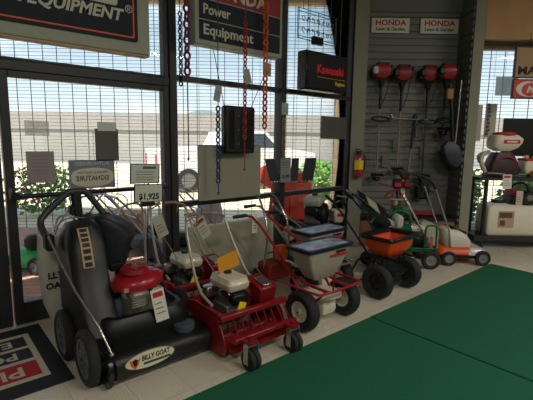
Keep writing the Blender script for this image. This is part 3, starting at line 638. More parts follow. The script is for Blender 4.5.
def engine(root, x, y, z, s=1.0, cover=RED, tank=TANK, rz=0.0):
    M = Matrix.Translation((x, y, z)) @ Matrix.Rotation(rz, 4, 'Z') @ Matrix.Scale(s, 4)
    b = MB(); b.box((-0.12, -0.11, 0), (0.12, 0.11, 0.10), 0.01)
    for k in range(6): b.box((0.10, -0.09, 0.02+k*0.025), (0.20, 0.05, 0.031+k*0.025), 0.002)
    b.box((0.10, -0.07, 0.01), (0.185, 0.035, 0.165), 0.004); e_ = obj('engine_block', xf(b, M), GREYM, root)
    b = MB(); b.lathe([(0.145, -0.13), (0.14, -0.165), (0.11, -0.18), (0.05, -0.184)], (0, 0, 0.12), 'y', 24); b.lathe([(0.145, -0.13), (0.14, -0.06), (0.12, -0.02)], (0, 0, 0.12), 'y', 24); obj('fan_cover', xf(b, M), cover, root)
    b = MB()
    for k in range(8):
        a = k*pi/4; b.box((-0.05+0.0, -0.192, 0.118), (0.05, -0.184, 0.123), rot=(0, a, 0), pivot=(0, -0.188, 0.12))
    b.lathe([(0.062, -0.19), (0.052, -0.196), (0.02, -0.196)], (0, 0, 0.12), 'y', 16); obj('recoil_starter', xf(b, M), BLACK, root)
    b = MB(); b.loft([rrect(0.0, 0.0, 0.30, 0.20, 0.235, 0.25), rrect(0, 0, 0.335, 0.235, 0.262, 0.3), rrect(0, 0, 0.34, 0.24, 0.298, 0.3), rrect(0, 0, 0.33, 0.23, 0.302, 0.3), rrect(0, 0, 0.31, 0.21, 0.345, 0.4), rrect(0, 0, 0.22, 0.14, 0.357, 0.5)])
    tk = obj('fuel_tank', xf(b, M), tank, root)
    b = MB(); b.lathe([(0.036, 0.352), (0.04, 0.36), (0.038, 0.378), (0.02, 0.382)], (0.03, 0.0, 0), 'z', 16); obj('fuel_cap', xf(b, M), BLACK, tk)
    b = MB(); b.box((-0.20, -0.09, 0.12), (-0.10, 0.09, 0.225), 0.02); obj('air_cleaner', xf(b, M), BLACK, root)
    b = MB(); b.box((0.12, 0.02, 0.12), (0.22, 0.16, 0.225), 0.015)
    obj('muffler', xf(b, M), STEEL, root)
    b = MB(); b.tube([(-0.1, -0.12, 0.05), (-0.14, -0.16, 0.03), (-0.16, -0.15, 0.12), (-0.12, -0.1, 0.2)], 0.008, 6, smooth=2); obj('fuel_hose', xf(b, M), BLACK, root)
    return e_
# ================================================================ BLACK WALK-BEHIND LAWN VACUUM
bg = thing('lawn_vacuum', 'black walk-behind lawn vacuum with red engine cover and cream oval label', 'lawn vacuum', (1.15, 2.8, 0))
def P(name, b, m, **k): return obj(name, b, m, k.pop('parent', bg), world=('parent' not in k), **k)
b = MB(); b.prism([(2.62, 0.035), (2.46, 0.03), (2.415, 0.06), (2.40, 0.12), (2.405, 0.165), (2.435, 0.20), (2.49, 0.213), (2.66, 0.23), (2.72, 0.19), (2.72, 0.05)], 0.83, 1.56, 'yz', 0.02); noz = obj('nozzle', b, BLACK, bg, world=True)
b = MB(); b.prism([(2.70, 0.02), (2.44, 0.01), (2.395, 0.06), (2.385, 0.14), (2.40, 0.19), (2.44, 0.22), (2.60, 0.235)], 0.795, 0.832, 'yz', 0.006); b.prism([(2.70, 0.02), (2.44, 0.01), (2.395, 0.06), (2.385, 0.14), (2.40, 0.19), (2.44, 0.22), (2.60, 0.235)], 1.555, 1.575, 'yz', 0.006); obj('end_plate', b, BLACKG, bg, world=True)
b = MB(); b.lathe([(0.075, 0.0), (0.078, 0.015), (0.072, 0.02)], (1.39, 2.53, 0.205), 'z', 28); b.lathe([(0.062, -0.03), (0.066, 0.0)], (1.39, 2.53, 0.205), 'z', 28, caps=False); b.lathe([(0.07, 0.018), (0.078, 0.028), (0.076, 0.048), (0.06, 0.055), (0.01, 0.05)], (1.39, 2.53, 0.205), 'z', 28); obj('round_cap', b, mat('cap_dark', rgb(66, 70, 82), 0.6), bg, world=True)
def ellipse(cx, cz, rx, rz_, n=36): return [(cx+rx*cos(2*pi*k/n), cz+rz_*sin(2*pi*k/n)) for k in range(n)]
b = MB(); b.prism(ellipse(1.07, 0.150, 0.175, 0.062), 2.3975, 2.401, 'xz'); lo = obj('oval_label', b, mat('label_green', rgb(90, 100, 70), 0.6), bg, world=True, smooth=False)
b = MB(); b.prism(ellipse(1.07, 0.150, 0.168, 0.056), 2.3955, 2.3972, 'xz'); obj('label_face', b, mat('label_cream', rgb(214, 210, 178), 0.6), bg, world=True, smooth=False)
text('BILLY GOAT', 0.048, INK, bg, (-0.043, 2.3945-2.8, 0.162), bold=0.03, sx=0.74)
b = MB(); b.box((1.02, 2.3935, 0.118), (1.21, 2.3950, 0.133)); obj('label_strip', b, mat('strip_green', rgb(40, 66, 50), 0.6), bg, world=True, smooth=False)
b = MB(); b.prism([(0.925, 0.178), (0.945, 0.165), (0.965, 0.178), (0.985, 0.165), (1.0, 0.178), (0.985, 0.13), (0.965, 0.108), (0.94, 0.13)], 2.3932, 2.3950, 'xz'); obj('goat_mark', b, mat('mark_orange', rgb(212, 90, 36), 0.6), bg, world=True, smooth=False)
b = MB(); b.prism([(0.945, 0.168), (0.965, 0.175), (0.982, 0.168), (0.972, 0.128), (0.958, 0.128)], 2.3918, 2.3930, 'xz'); obj('goat_face', b, INK, bg, world=True, smooth=False)
# moulded shell: tub under the engine
b = MB(); b.loft([rrect(1.16, 2.83, 0.62, 0.50, 0.10, 0.35, 6), rrect(1.15, 2.84, 0.68, 0.60, 0.26, 0.4, 6), rrect(1.14, 2.86, 0.66, 0.64, 0.34, 0.45, 6), rrect(1.14, 2.87, 0.60, 0.60, 0.385, 0.45, 6), rrect(1.14, 2.87, 0.54, 0.54, 0.39, 0.45, 6), rrect(1.14, 2.86, 0.48, 0.46, 0.34, 0.45, 6)])
obj('engine_tub', b, BLACK, bg, world=True)
# tall chute on the left carrying the striped decal
pr = [(3.25, 0.25), (3.28, 0.86), (3.20, 0.97), (3.05, 1.00), (2.94, 0.965), (2.87, 0.86), (2.82, 0.70), (2.76, 0.54), (2.66, 0.40), (2.58, 0.28), (2.60, 0.20), (2.8, 0.18)]
b = MB(); rings = []
for (x, sc) in ((0.735, 0.72), (0.755, 0.84), (0.79, 0.96), (0.90, 1.0), (0.945, 0.98), (0.965, 0.93)):
    rings.append([(x, 2.95+(y-2.95)*sc, 0.55+(z-0.55)*sc) for y, z in pr])
b.loft(rings); obj('debris_chute', b, BLACK, bg, world=True)
b = MB()
for (p, q) in (((2.925, 0.955), (2.862, 0.85)), ((2.862, 0.85), (2.812, 0.70))):
    b.hexa([(0.80, p[0]-0.010, p[1]), (0.872, p[0]-0.010, p[1]), (0.872, p[0]+0.004, p[1]), (0.80, p[0]+0.004, p[1]), (0.80, q[0]-0.010, q[1]), (0.872, q[0]-0.010, q[1]), (0.872, q[0]+0.004, q[1]), (0.80, q[0]+0.004, q[1])])
dec = obj('decal_strip', b, mat('decal_tan', rgb(170, 140, 100), 0.5), bg, world=True, smooth=False)
b = MB()
import itertools
for k in range(7):
    f = k/7; 
    def pt(f): 
        return (2.925+(2.862-2.925)*f*2, 0.955+(0.85-0.955)*f*2) if f < .5 else (2.862+(2.812-2.862)*(f*2-1), 0.85+(0.70-0.85)*(f*2-1))
    p, q = pt(f+0.02), pt(f+0.115)
    b.hexa([(0.812, p[0]-0.0115, p[1]), (0.860, p[0]-0.0115, p[1]), (0.860, p[0], p[1]), (0.812, p[0], p[1]), (0.812, q[0]-0.0115, q[1]), (0.860, q[0]-0.0115, q[1]), (0.860, q[0], q[1]), (0.812, q[0], q[1])])
obj('decal_blocks', b, INK, bg, world=True, smooth=False)
# draped black bag cover on the right
b = MB(); rings = []
N_ = 28
for (z, cx, cy, w_, d_, wob) in ((0.60, 1.11, 3.22, 0.20, 0.40, .010), (0.68, 1.12, 3.22, 0.24, 0.42, .016), (0.78, 1.13, 3.22, 0.28, 0.44, .014), (0.83, 1.145, 3.22, 0.34, 0.46, .014), (0.875, 1.13, 3.21, 0.31, 0.42, .014), (0.93, 1.09, 3.2, 0.26, 0.38, .010), (0.965, 1.05, 3.2, 0.22, 0.32, .006), (0.98, 1.04, 3.2, 0.16, 0.26, .004)):
    rings.append([(cx+(w_/2+wob*sin(7*a+z*9))*cos(a)*(1.0 if abs(cos(a)) < .7 else 1.05), cy+(d_/2+wob*cos(5*a))*sin(a), z+0.012*sin(3*a+1)) for a in [2*pi*k/N_ for k in range(N_)]])
b.loft(rings); obj('bag_cover', b, mat('black_cloth', rgb(36, 38, 44), 0.5, noise=0.1, nscale=9, bump=0.3), bg, world=True)
b = MB(); b.loft([rrect(0.82, 3.50, 0.16, 0.20, 0.10, 0.5), rrect(0.81, 3.48, 0.24, 0.25, 0.25, 0.5), rrect(0.79, 3.48, 0.25, 0.24, 0.55, 0.5), rrect(0.79, 3.45, 0.24, 0.18, 0.82, 0.5)])
bgb = obj('debris_bag', b, mat('white_cloth', rgb(205, 202, 190), 0.8, noise=0.04, nscale=8, bump=0.2), bg, world=True)
text('LLY', 0.07, INK, bgb, (-0.40, 3.352-2.8, 0.52), bold=0.03, rot=(pi/2, 0, 0)); text('OAT', 0.07, INK, bgb, (-0.40, 3.352-2.8, 0.44), bold=0.03, rot=(pi/2, 0, 0))
# handle
b = MB(); Y = 3.30
b.tube([(0.67, Y-0.12, 0.86), (0.65, Y-0.04, 0.93), (0.665, Y, 0.99), (0.85, Y, 1.155), (0.87, Y, 1.165), (0.97, Y, 1.165), (0.99, Y, 1.15), (1.09, Y, 1.01), (1.12, Y-0.02, 0.95), (1.13, Y-0.06, 0.90)], 0.025, 10, smooth=1)
hd = obj('handle', b, mat('handle_dark', rgb(52, 54, 58), 0.45), bg, world=True)
b = MB(); b.box((0.885, Y-0.02, 0.80), (0.955, Y+0.03, 1.17), 0.015, rot=(0, -0.04, 0)); b.box((0.855, Y-0.04, 0.98), (0.89, Y+0.02, 1.06), 0.008); obj('control_column', b, BLACK, bg, world=True)
b = MB(); b.tube([(0.70, 3.1, 0.92), (0.74, 3.15, 1.01), (0.82, 3.15, 1.02), (0.88, 3.12, 0.96)], 0.008, 6, smooth=2); b.tube([(0.70, 3.08, 0.90), (0.75, 3.13, 0.985), (0.84, 3.13, 1.0), (0.93, 3.13, 0.98)], 0.006, 6, smooth=2); obj('cable', b, CHROME, bg, world=True)
b = MB(); b.tube([(0.65, 3.05, 0.90), (0.69, 2.92, 0.735), (0.72, 2.72, 0.585), (0.785, 2.50, 0.41), (0.825, 2.41, 0.25)], 0.008, 8); b.ell((0.825, 2.41, 0.25), (0.016, 0.016, 0.012), 8); obj('lower_handle_rod', b, CHROME, bg, world=True)
b = MB(); b.box((0.64, 3.08, 0.78), (0.70, 3.18, 0.90), 0.015); obj('side_bracket', b, BLACK, bg, world=True)
for (x, y, r) in ((0.735, 2.60, 0.18), (0.715, 3.02, 0.18), (1.60, 2.98, 0.165), (1.545, 2.84, 0.0)):
    if r: wheel(bg, (x-1.15, y-2.8, r), r, 0.075, mat('spoke_grey', rgb(98, 100, 106), 0.3), 0.70, spokes=6)
b = MB(); b.tube([(0.735, 2.60, 0.18), (0.9, 2.60, 0.18)], 0.012, 8); b.tube([(0.715, 3.02, 0.18), (1.60, 3.02, 0.18)], 0.012, 8); obj('axle', b, STEEL, bg, world=True)
# red domed engine
ex, ey, ez = 1.14, 2.74, 0.035
b = MB(); b.lathe([(0.11, 0.30), (0.12, 0.40), (0.11, 0.43)], (ex, ey, 0), 'z', 20); b.box((ex-0.10, ey-0.16, 0.39), (ex+0.02, ey-0.04, 0.50), 0.015); b.box((ex+0.05, ey-0.13, 0.40), (ex+0.13, ey, 0.50), 0.008)
for k in range(5): b.box((ex-0.115, ey-0.175, 0.405+k*0.018), (ex-0.02, ey-0.06, 0.412+k*0.018), 0.001)
xf(b, Matrix.Translation((0, 0, ez))); obj('engine_block', b, mat('cast_alloy', rgb(165, 162, 150), 0.4, 0.6, noise=0.06), bg, world=True)
b = MB(); b.loft([[(ex+r*cos(a)*1.12, ey+r*sin(a)*(1 if sin(a) > 0 else 0.95), z+0.012*cos(a)) for a in [2*pi*k/32 for k in range(32)]] for r, z in ((0.130, 0.495), (0.158, 0.505), (0.165, 0.53), (0.160, 0.56), (0.135, 0.585), (0.10, 0.598), (0.092, 0.60))]); xf(b, Matrix.Translation((0, 0, ez))); ec = obj('engine_cover', b, RED, bg, world=True)
b = MB(); b.lathe([(0.095, 0.595), (0.100, 0.605), (0.094, 0.632), (0.075, 0.640), (0.02, 0.640)], (ex-0.02, ey, 0), 'z', 28)
for k in range(16):
    a = 2*pi*k/16; b.box((ex-0.02+0.045, ey-0.004, 0.6401), (ex-0.02+0.075, ey+0.004, 0.6455), rot=(0, 0, a), pivot=(ex-0.02, ey, 0.64))
xf(b, Matrix.Translation((0, 0, ez))); obj('recoil_starter', b, mat('red_dark', rgb(140, 20, 32), 0.45), bg, world=True)
b = MB(); b.box((1.24, 2.78, 0.38), (1.38, 2.95, 0.50), 0.02); obj('air_cleaner', b, BLACKG, bg, world=True)
b = MB(); b.box((1.02, 2.93, 0.60), (1.12, 2.99, 0.66), 0.01); b.tube([(1.08, 2.96, 0.60), (1.10, 3.0, 0.40)], 0.02, 8); obj('fuel_neck', b, BLACK, bg, world=True)
b = MB(); b.box((ex-0.155, ey-0.150, 0.515), (ex-0.125, ey-0.147, 0.545), rot=(0, 0, -0.6)); xf(b, Matrix.Translation((0, 0, ez))); obj('cover_sticker', b, mat('sticker', rgb(205, 150, 120), 0.6), bg, world=True, smooth=False)
tagcard('large white tag with red heading hanging on the black lawn vacuum', (1.18, 2.52, 0.555), 0.09, 0.235, PAPER, -0.2, tilt=-0.17, red=REDINK)
# ================================================================ RED POWER RAKES
def power_rake(label, loc, rz):
    t = thing('power_rake', label, 'power rake', loc, rz, 'red power rakes')
    pp = [(-0.27, 0.10), (-0.24, 0.05), (-0.14, 0.025), (0.16, 0.03), (0.28, 0.14), (0.28, 0.30), (0.16, 0.345), (-0.06, 0.33), (-0.20, 0.24)]
    for s in (-1, 1):
        b = MB(); b.prism(pp, s*0.285, s*0.297, 'yz', 0.003)
        for (y, z) in ((-0.2, .1), (-.1, .06), (0.1, .06), (-.1, .26), (.1, .3), (.22, .2)): b.ell((s*0.30, y, z), (0.006, 0.008, 0.008), 6)
        sp = obj('side_plate', b, DRED, t)
        if s < 0:
            b = MB(); b.lathe([(0.045, -0.004), (0.042, -0.008), (0.01, -0.008)], (-0.297, 0.0, 0.15), 'x', 14); obj('round_sticker', b, mat('sticker_dark', rgb(80, 70, 50), 0.6), sp)
    b = MB(); b.box((-0.285, -0.05, 0.195), (0.285, 0.30, 0.215), 0.004); b.box((-0.285, 0.27, 0.1), (0.285, 0.285, 0.33), 0.003); obj('deck', b, DRED, t)
    b = MB(); b.box((-0.30, -0.22, 0.285), (0.32, -0.17, 0.33), 0.008); b.box((-0.30, -0.18, 0.30), (-0.27, 0.0, 0.34), 0.004); b.ell((0.335, -0.195, 0.307), (0.02, 0.02, 0.02), 8); obj('upper_bar', b, DRED, t)
    b = MB(); b.box((-0.29, -0.37, 0.175), (0.30, -0.325, 0.215), 0.008); obj('lower_bar', b, DRED, t)
    b = MB(); b.lathe([(0.03, -0.28), (0.03, 0.28)], (0, -0.12, 0.12), 'x', 12)
    for k in range(14):
        x = -0.26+k*0.04; a = k*0.8
        b.box((x, -0.20, 0.112), (x+0.006, -0.04, 0.128), rot=(a, 0, 0), pivot=(x, -0.12, 0.12))
    obj('flail_reel', b, mat('reel_dark', rgb(90, 30, 32), 0.5, 0.3), t)
    b = MB()
    for k in range(8):
        x = -0.24+k*0.07; b.tube([(x, -0.345, 0.195), (x+0.05, -0.195, 0.30)], 0.006, 6)
    b.box((-0.285, -0.34, 0.12), (0.285, -0.06, 0.126), rot=(0.15, 0, 0)); obj('guard_bars', b, DRED, t)
    for s in (-1, 1):
        b = MB(); b.lathe([(0.05, 0.2), (0.052, 0.206), (0.05, 0.214)], (s*0.2, -0.42, 0), 'z', 14); b.box((s*0.2-0.05, -0.42, 0.19), (s*0.2+0.05, -0.33, 0.205), 0.003); b.lathe([(0.014, 0.214), (0.014, 0.23)], (s*0.2, -0.42, 0), 'z', 8)
        c = obj('caster', b, DRED, t)
        b = MB()
        for q in (-1, 1): b.box((s*0.2+q*0.045-0.002, -0.45, 0.05), (s*0.2+q*0.045+0.002, -0.40, 0.2), 0.001)
        b.box((s*0.2-0.046, -0.44, 0.165), (s*0.2+0.046, -0.40, 0.19), 0.002); b.tube([(s*0.2-0.055, -0.43, 0.075), (s*0.2+0.055, -0.43, 0.075)], 0.007, 8)
        obj('caster_fork', b, STEEL, c)
        b = MB()
        for q in (-1, 1): b.lathe([(0.02, -0.017), (0.068, -0.017), (0.074, -0.009), (0.074, 0.009), (0.068, 0.017), (0.02, 0.017)], (s*0.2+q*0.021, -0.43, 0.075), 'x', 20)
        obj('caster_wheel', b, RUBBER, c)
        wheel(t, (s*0.33, 0.20, 0.12), 0.12, 0.06, DRED, 0.5)
    engine(t, -0.03, 0.07, 0.216, 0.86, cover=DRED, rz=pi/2)
    b = MB(); b.box((0.10, -0.16, 0.335), (0.27, 0.06, 0.46), 0.01, rot=(0.25, 0, 0)); bgd = obj('belt_guard', b, DRED, t)
    b = MB(); b.box((0.14, -0.155, 0.455), (0.23, -0.02, 0.468), 0.003, rot=(0.25, 0, 0)); obj('guard_plate', b, STEEL, bgd)
    for s in (-1, 1):
        b = MB(); b.tube([(s*0.25, -0.02, 0.34), (s*0.25, 0.18, 0.40), (s*0.21, 0.40, 0.74), (s*0.19, 0.46, 0.90), (s*0.14, 0.56, 0.925), (s*0.04, 0.58, 0.925)], 0.012, 8, smooth=1)
        hnd = obj('handle_tube', b, mat('handle_cream', rgb(186, 180, 164), 0.35, 0.3), t)
        b = MB(); b.tube([(s*0.14, 0.56, 0.925), (s*0.03, 0.582, 0.925)], 0.017, 10); b.tube([(s*0.19, 0.45, 0.90), (s*0.10, 0.44, 0.94), (s*0.09, 0.46, 0.84)], 0.007, 6, smooth=1); obj('grip', b, mat('grip_tan', rgb(150, 118, 96), 0.7), hnd)
    b = MB(); b.tube([(0.20, 0.38, 0.80), (0.30, -0.1, 0.32)], 0.004, 5); b.tube([(-0.2, 0.38, 0.80), (-0.1, -0.05, 0.38)], 0.004, 5); obj('control_cable', b, CHROME, t)
    b = MB(); b.box((-0.11, -0.16, 0.30), (-0.045, -0.157, 0.37), rot=(0, 0.35, 0)); obj('yellow_label', b, YELLOW, t, smooth=False)
    return t
power_rake('red power rake nearest the green carpet, with two front casters and beige tank', (1.85, 2.50, 0), 0.0)
r2 = power_rake('red power rake behind the front one, beside the floor panel in the window', (1.87, 3.22, 0), 0.0)
b = MB(); b.box((-0.10, -0.002, 0), (0.10, 0.002, 0.13), rot=(0, -0.22, 0)); o = obj('manual_folder', b, mat('folder_amber', rgb(214, 145, 36), 0.5)); o.location = (1.83, 2.60, 0.545); tag(o, 'amber yellow manual folder tucked behind the front rake engine tank', 'folder')
tagcard('grey paper tag on the front red power rake handle', (1.80, 3.0, 0.90), 0.105, 0.20, mat('tag_dull', rgb(178, 172, 152), 0.8), 0.1, tilt=-0.5, red=mat('tag_redhead', rgb(140, 40, 40), 0.8))
tagcard('grey paper tag on the rear handle left of the dark mullion', (1.50, 3.17, 0.93), 0.105, 0.20, mat('tag_dull', rgb(178, 172, 152), 0.8), 0.1, tilt=-0.35)
tagcard('long white tag hanging from the red spreader handle', (2.66, 3.30, 0.80), 0.06, 0.20, PAPER, -0.2)
# small edger at the back
t = thing('lawn_edger', 'dark red walk-behind edger at the back behind the lawn vacuum', 'edger', (1.45, 3.22, 0), 0.15)
b = MB(); b.box((-0.12, -0.18, 0.16), (0.12, 0.18, 0.20), 0.01); b.box((0.10, -0.24, 0.06), (0.13, -0.02, 0.30), 0.006); obj('frame', b, DRED, t)
engine(t, 0, 0.02, 0.20, 0.78, tank=mat('tank_black', rgb(60, 24, 28), 0.4))
for (x, y) in ((-0.14, 0.15), (0.15, 0.15), (-0.14, -0.15)): wheel(t, (x, y, 0.09), 0.09, 0.035, BLACK)
b = MB(); b.tube([(-0.11, 0.12, 0.2), (-0.11, 0.22, 0.5), (-0.14, 0.26, 0.82), (-0.11, 0.3, 0.95), (0.02, 0.31, 1.0), (0.13, 0.3, 0.98), (0.13, 0.26, 0.84), (0.10, 0.22, 0.5), (0.10, 0.12, 0.2)], 0.010, 8, smooth=2); obj('handle', b, mat('handle_cream', rgb(186, 180, 164), 0.35, 0.3), t)
# ================================================================ SPREADERS
def spreader(label, loc, rz, hop, rim, hubm, tub, body_orange=False):
    t = thing('broadcast_spreader', label, 'spreader', loc, rz)
    for s in (-1, 1): wheel(t, (s*0.265, 0, 0.172), 0.172, 0.105, hubm, 0.5)
    b = MB(); b.tube([(-0.27, 0, 0.172), (0.27, 0, 0.172)], 0.011, 8); obj('axle', b, STEEL, t)
    b = MB(); W, Dp = (0.54, 0.25) if not body_orange else (0.48, 0.32); z0, z1 = (0.41, 0.675) if not body_orange else (0.41, 0.60)
    k = 0.50 if not body_orange else 0.62
    b.loft([rrect(0, 0.06, W*k*0.7, Dp*k*0.7, z0-0.02, 0.3), rrect(0, 0.06, W*k, Dp*k, z0, 0.3), rrect(0, 0.06, W*(k+0.28), Dp*(k+0.28), z0+(z1-z0)*0.45, 0.22), rrect(0, 0.06, W, Dp, z1, 0.2), rrect(0, 0.06, W*0.97, Dp*0.96, z1, 0.2), rrect(0, 0.06, W*(k+0.2), Dp*(k+0.2), z0+(z1-z0)*0.45, 0.22), rrect(0, 0.06, W*k*0.8, Dp*k*0.8, z0+0.02, 0.3)])
    hp = obj('hopper', b, hop, t)
    b = MB(); oh = 0.03 if not body_orange else 0.05
    b.loft([rrect(0, 0.06, W+oh, Dp+oh, z1-0.012, 0.22), rrect(0, 0.06, W+oh*1.4, Dp+oh*1.4, z1+0.012, 0.22), rrect(0, 0.06, W+oh, Dp+oh, z1+0.018+(0.012 if body_orange else 0), 0.22), rrect(0, 0.06, W-0.03, Dp-0.03, z1+0.015, 0.22), rrect(0, 0.06, W-0.04, Dp-0.04, z1-0.012, 0.2)], caps=False)
    obj('rim', b, rim, hp)
    if not body_orange:
        b = MB(); b.loft([rrect(0, 0.06, W-0.02, Dp-0.02, z1+0.008, 0.2), rrect(0, 0.06, W-0.04, Dp-0.04, z1+0.018, 0.2), rrect(0, 0.06, W*0.5, Dp*0.5, z1+0.024, 0.2)]); obj('clear_cover', b, mat('clear_cover', rgb(150, 160, 176), 0.22, noise=0.35, nscale=14, bump=0.6), hp)
        for s, zz in ((-1, 0),):
            b = MB(); yf = 0.06-Dp/2
            b.hexa([(0.0, yf-0.004, z1-0.075), (0.22, yf-0.004, z1-0.075), (0.22, yf+0.02, z1-0.075), (0.0, yf+0.02, z1-0.075), (0.0, yf-0.006, z1-0.062), (0.22, yf-0.006, z1-0.062), (0.22, yf+0.02, z1-0.062), (0.0, yf+0.02, z1-0.062)]); obj('red_stripe', b, REDINK, hp, smooth=False)
            b = MB()
            for q in range(5): b.box((0.07+q*0.026, yf-0.006, z1-0.050), (0.088+q*0.026, yf+0.02, z1-0.034))
            obj('maker_marks', b, INK, hp, smooth=False)
    b = MB()
    if not body_orange:
        for s in (-1, 1):
            b.tube([(s*0.13, -0.16, 0.345), (s*0.14, 0.05, 0.35), (s*0.19, 0.22, 0.42), (s*0.17, 0.45, 0.60), (s*0.08-0.06, 0.80, 0.82), (s*0.14-0.06, 0.86, 0.84)], 0.013, 8, smooth=1)
            b.tube([(s*0.19, 0.24, 0.42), (s*0.17, 0.02, 0.19), (s*0.17, 0.0, 0.172)], 0.012, 8); b.tube([(s*0.14, -0.14, 0.345), (s*0.17, 0, 0.172)], 0.010, 8)
        b.tube([(-0.28, 0.30, 0.36), (-0.28, -0.16, 0.36), (-0.24, -0.2, 0.36), (0.24, -0.2, 0.36), (0.28, -0.16, 0.36), (0.28, 0.2, 0.36)], 0.011, 8, smooth=1)
        b.tube([(-0.16, 0.45, 0.60), (0.16, 0.45, 0.60)], 0.009, 8)
    else:
        for s in (-1, 1):
            b.tube([(s*0.14, -0.14, 0.40), (s*0.15, 0.05, 0.40), (s*0.17, 0.22, 0.40), (s*0.19, 0.34, 0.28), (s*0.19, 0.42, 0.02)], 0.011, 8, smooth=1); b.tube([(s*0.15, 0.02, 0.39), (s*0.17, 0, 0.172)], 0.012, 8)
            b.tube([(s*0.16, 0.2, 0.40), (s*0.18, 0.55, 0.78), (s*0.18, 0.7, 0.9)], 0.011, 8)
        b.tube([(-0.19, 0.42, 0.02), (0.19, 0.42, 0.02)], 0.011, 8)
    obj('frame', b, tub, t)
    for s in (-1, 1):
        y1, z1_ = (0.86, 0.84) if not body_orange else (0.7, 0.9)
        b = MB(); b.tube([(s*0.13-0.06, y1, z1_), (s*0.28-0.06, y1+0.01, z1_-0.005)] if not body_orange else [(s*0.18, y1, z1_), (s*0.18, y1+0.09, z1_+0.05)], 0.017, 10); obj('grip', b, BLACK, t)
    b = MB(); b.lathe([(0.02, 0.17), (0.07, 0.175), (0.15, 0.255), (0.17, 0.262), (0.17, 0.268), (0.05, 0.262)], (0, 0.02, 0.0), 'z', 24); obj('spinner_disc', b, hubm if not body_orange else BLACK, t)
    b = MB(); b.loft([rrect(0, 0, 0.15, 0.13, 0.10, 0.2), rrect(0, 0, 0.17, 0.15, 0.13, 0.2), rrect(0, 0, 0.16, 0.14, 0.20, 0.2), rrect(0, 0, 0.09, 0.08, 0.24, 0.2)]); obj('gear_box', b, hubm if not body_orange else BLACK, t)
    b = MB(); b.tube([(-0.05, -0.14, 0.33), (-0.10, -0.19, 0.50)], 0.008, 6); obj('gate_lever', b, tub, t)
    if not body_orange:
        b = MB(); b.tube([(-0.1, 0.1, 0.24), (-0.1, 0.42, 0.02), (0.1, 0.42, 0.02), (0.1, 0.1, 0.24)], 0.009, 8, smooth=1); obj('rest_stand', b, tub, t)
    return t
NAVYR = mat('rim_navy', rgb(28, 32, 50), 0.4)
s1 = spreader('grey beige hopper spreader with red frame nearest the green carpet', (2.61, 2.27, 0), 0.0, HOPPER, NAVYR, CREAM, RED)
s2 = spreader('grey beige hopper spreader with silver handle standing behind the red framed one', (3.07, 2.70, 0), 0.0, HOPPER, NAVYR, CREAM, CHROME)
spreader('orange hopper spreader with black rim and black wheels', (3.71, 2.30, 0), 0.0, ORANGE, BLACK, BLACK, BLACK, True)
# ================================================================ ALCOVE
t = thing('fire_extinguisher', 'red fire extinguisher with yellow label mounted on the pier by the window', 'fire extinguisher', D(1.32, 5.93, 1.06), DZ)
b = MB(); b.lathe([(0.05, 0.0), (0.062, 0.012), (0.062, 0.27), (0.045, 0.31), (0.02, 0.325)], (0, 0, 0), 'z', 20); obj('cylinder', b, RED, t)
b = MB(); b.lathe([(0.0632, 0.11), (0.0632, 0.24)], (0, 0, 0), 'z', 20, caps=False); obj('label_band', b, YELLOW, t)
b = MB(); b.box((-0.02, -0.02, 0.32), (0.02, 0.02, 0.36), 0.004); b.box((-0.06, -0.012, 0.355), (0.05, 0.012, 0.37), 0.003); b.box((-0.06, -0.012, 0.385), (0.03, 0.012, 0.40), 0.003, rot=(0, 0.2, 0)); obj('valve_handle', b, BLACK, t)
b = MB(); b.tube([(0.02, 0, 0.34), (0.08, 0, 0.32), (0.085, 0, 0.2), (0.075, 0, 0.08)], 0.009, 8, smooth=2); obj('hose', b, BLACK, t)
b = MB(); b.box((-0.03, 0.05, 0.05), (0.03, 0.072, 0.36), 0.003); obj('wall_bracket', b, GREYM, t)
t = thing('display_plinth', 'low wooden plinth with dark top along the foot of the slatwall', 'plinth', D(2.12, 6.20, 0), DZ)
b = MB(); b.box((-0.71, -0.14, 0.0), (0.708, 0.19, 0.41), 0.004); obj('wood_body', b, WOOD, t)
b = MB(); b.box((-0.712, -0.17, 0.41), (0.71, 0.20, 0.45), 0.006); obj('dark_top', b, BLACK, t)
for a, lab in ((1.80, 'left one of two white Lawn & Garden signs on the slatwall'), (2.525, 'right one of two white Lawn & Garden signs on the slatwall')):
    t = thing('wall_sign', lab, 'sign', D(a, 6.415, 3.165), DZ)
    b = MB(); b.box((-0.28, -0.006, 0), (0.28, 0.008, 0.21), 0.002); obj('sign_plate', b, PAPER, t)
    text('HONDA', 0.105, REDINK, t, (0, -0.0065, 0.142), bold=0.035, sx=1.15)
    text('Lawn & Garden', 0.068, INK, t, (0, -0.0065, 0.055), bold=0.025, sx=1.0)
SHAFT = mat('tool_shaft', rgb(150, 145, 130), 0.35, 0.5)
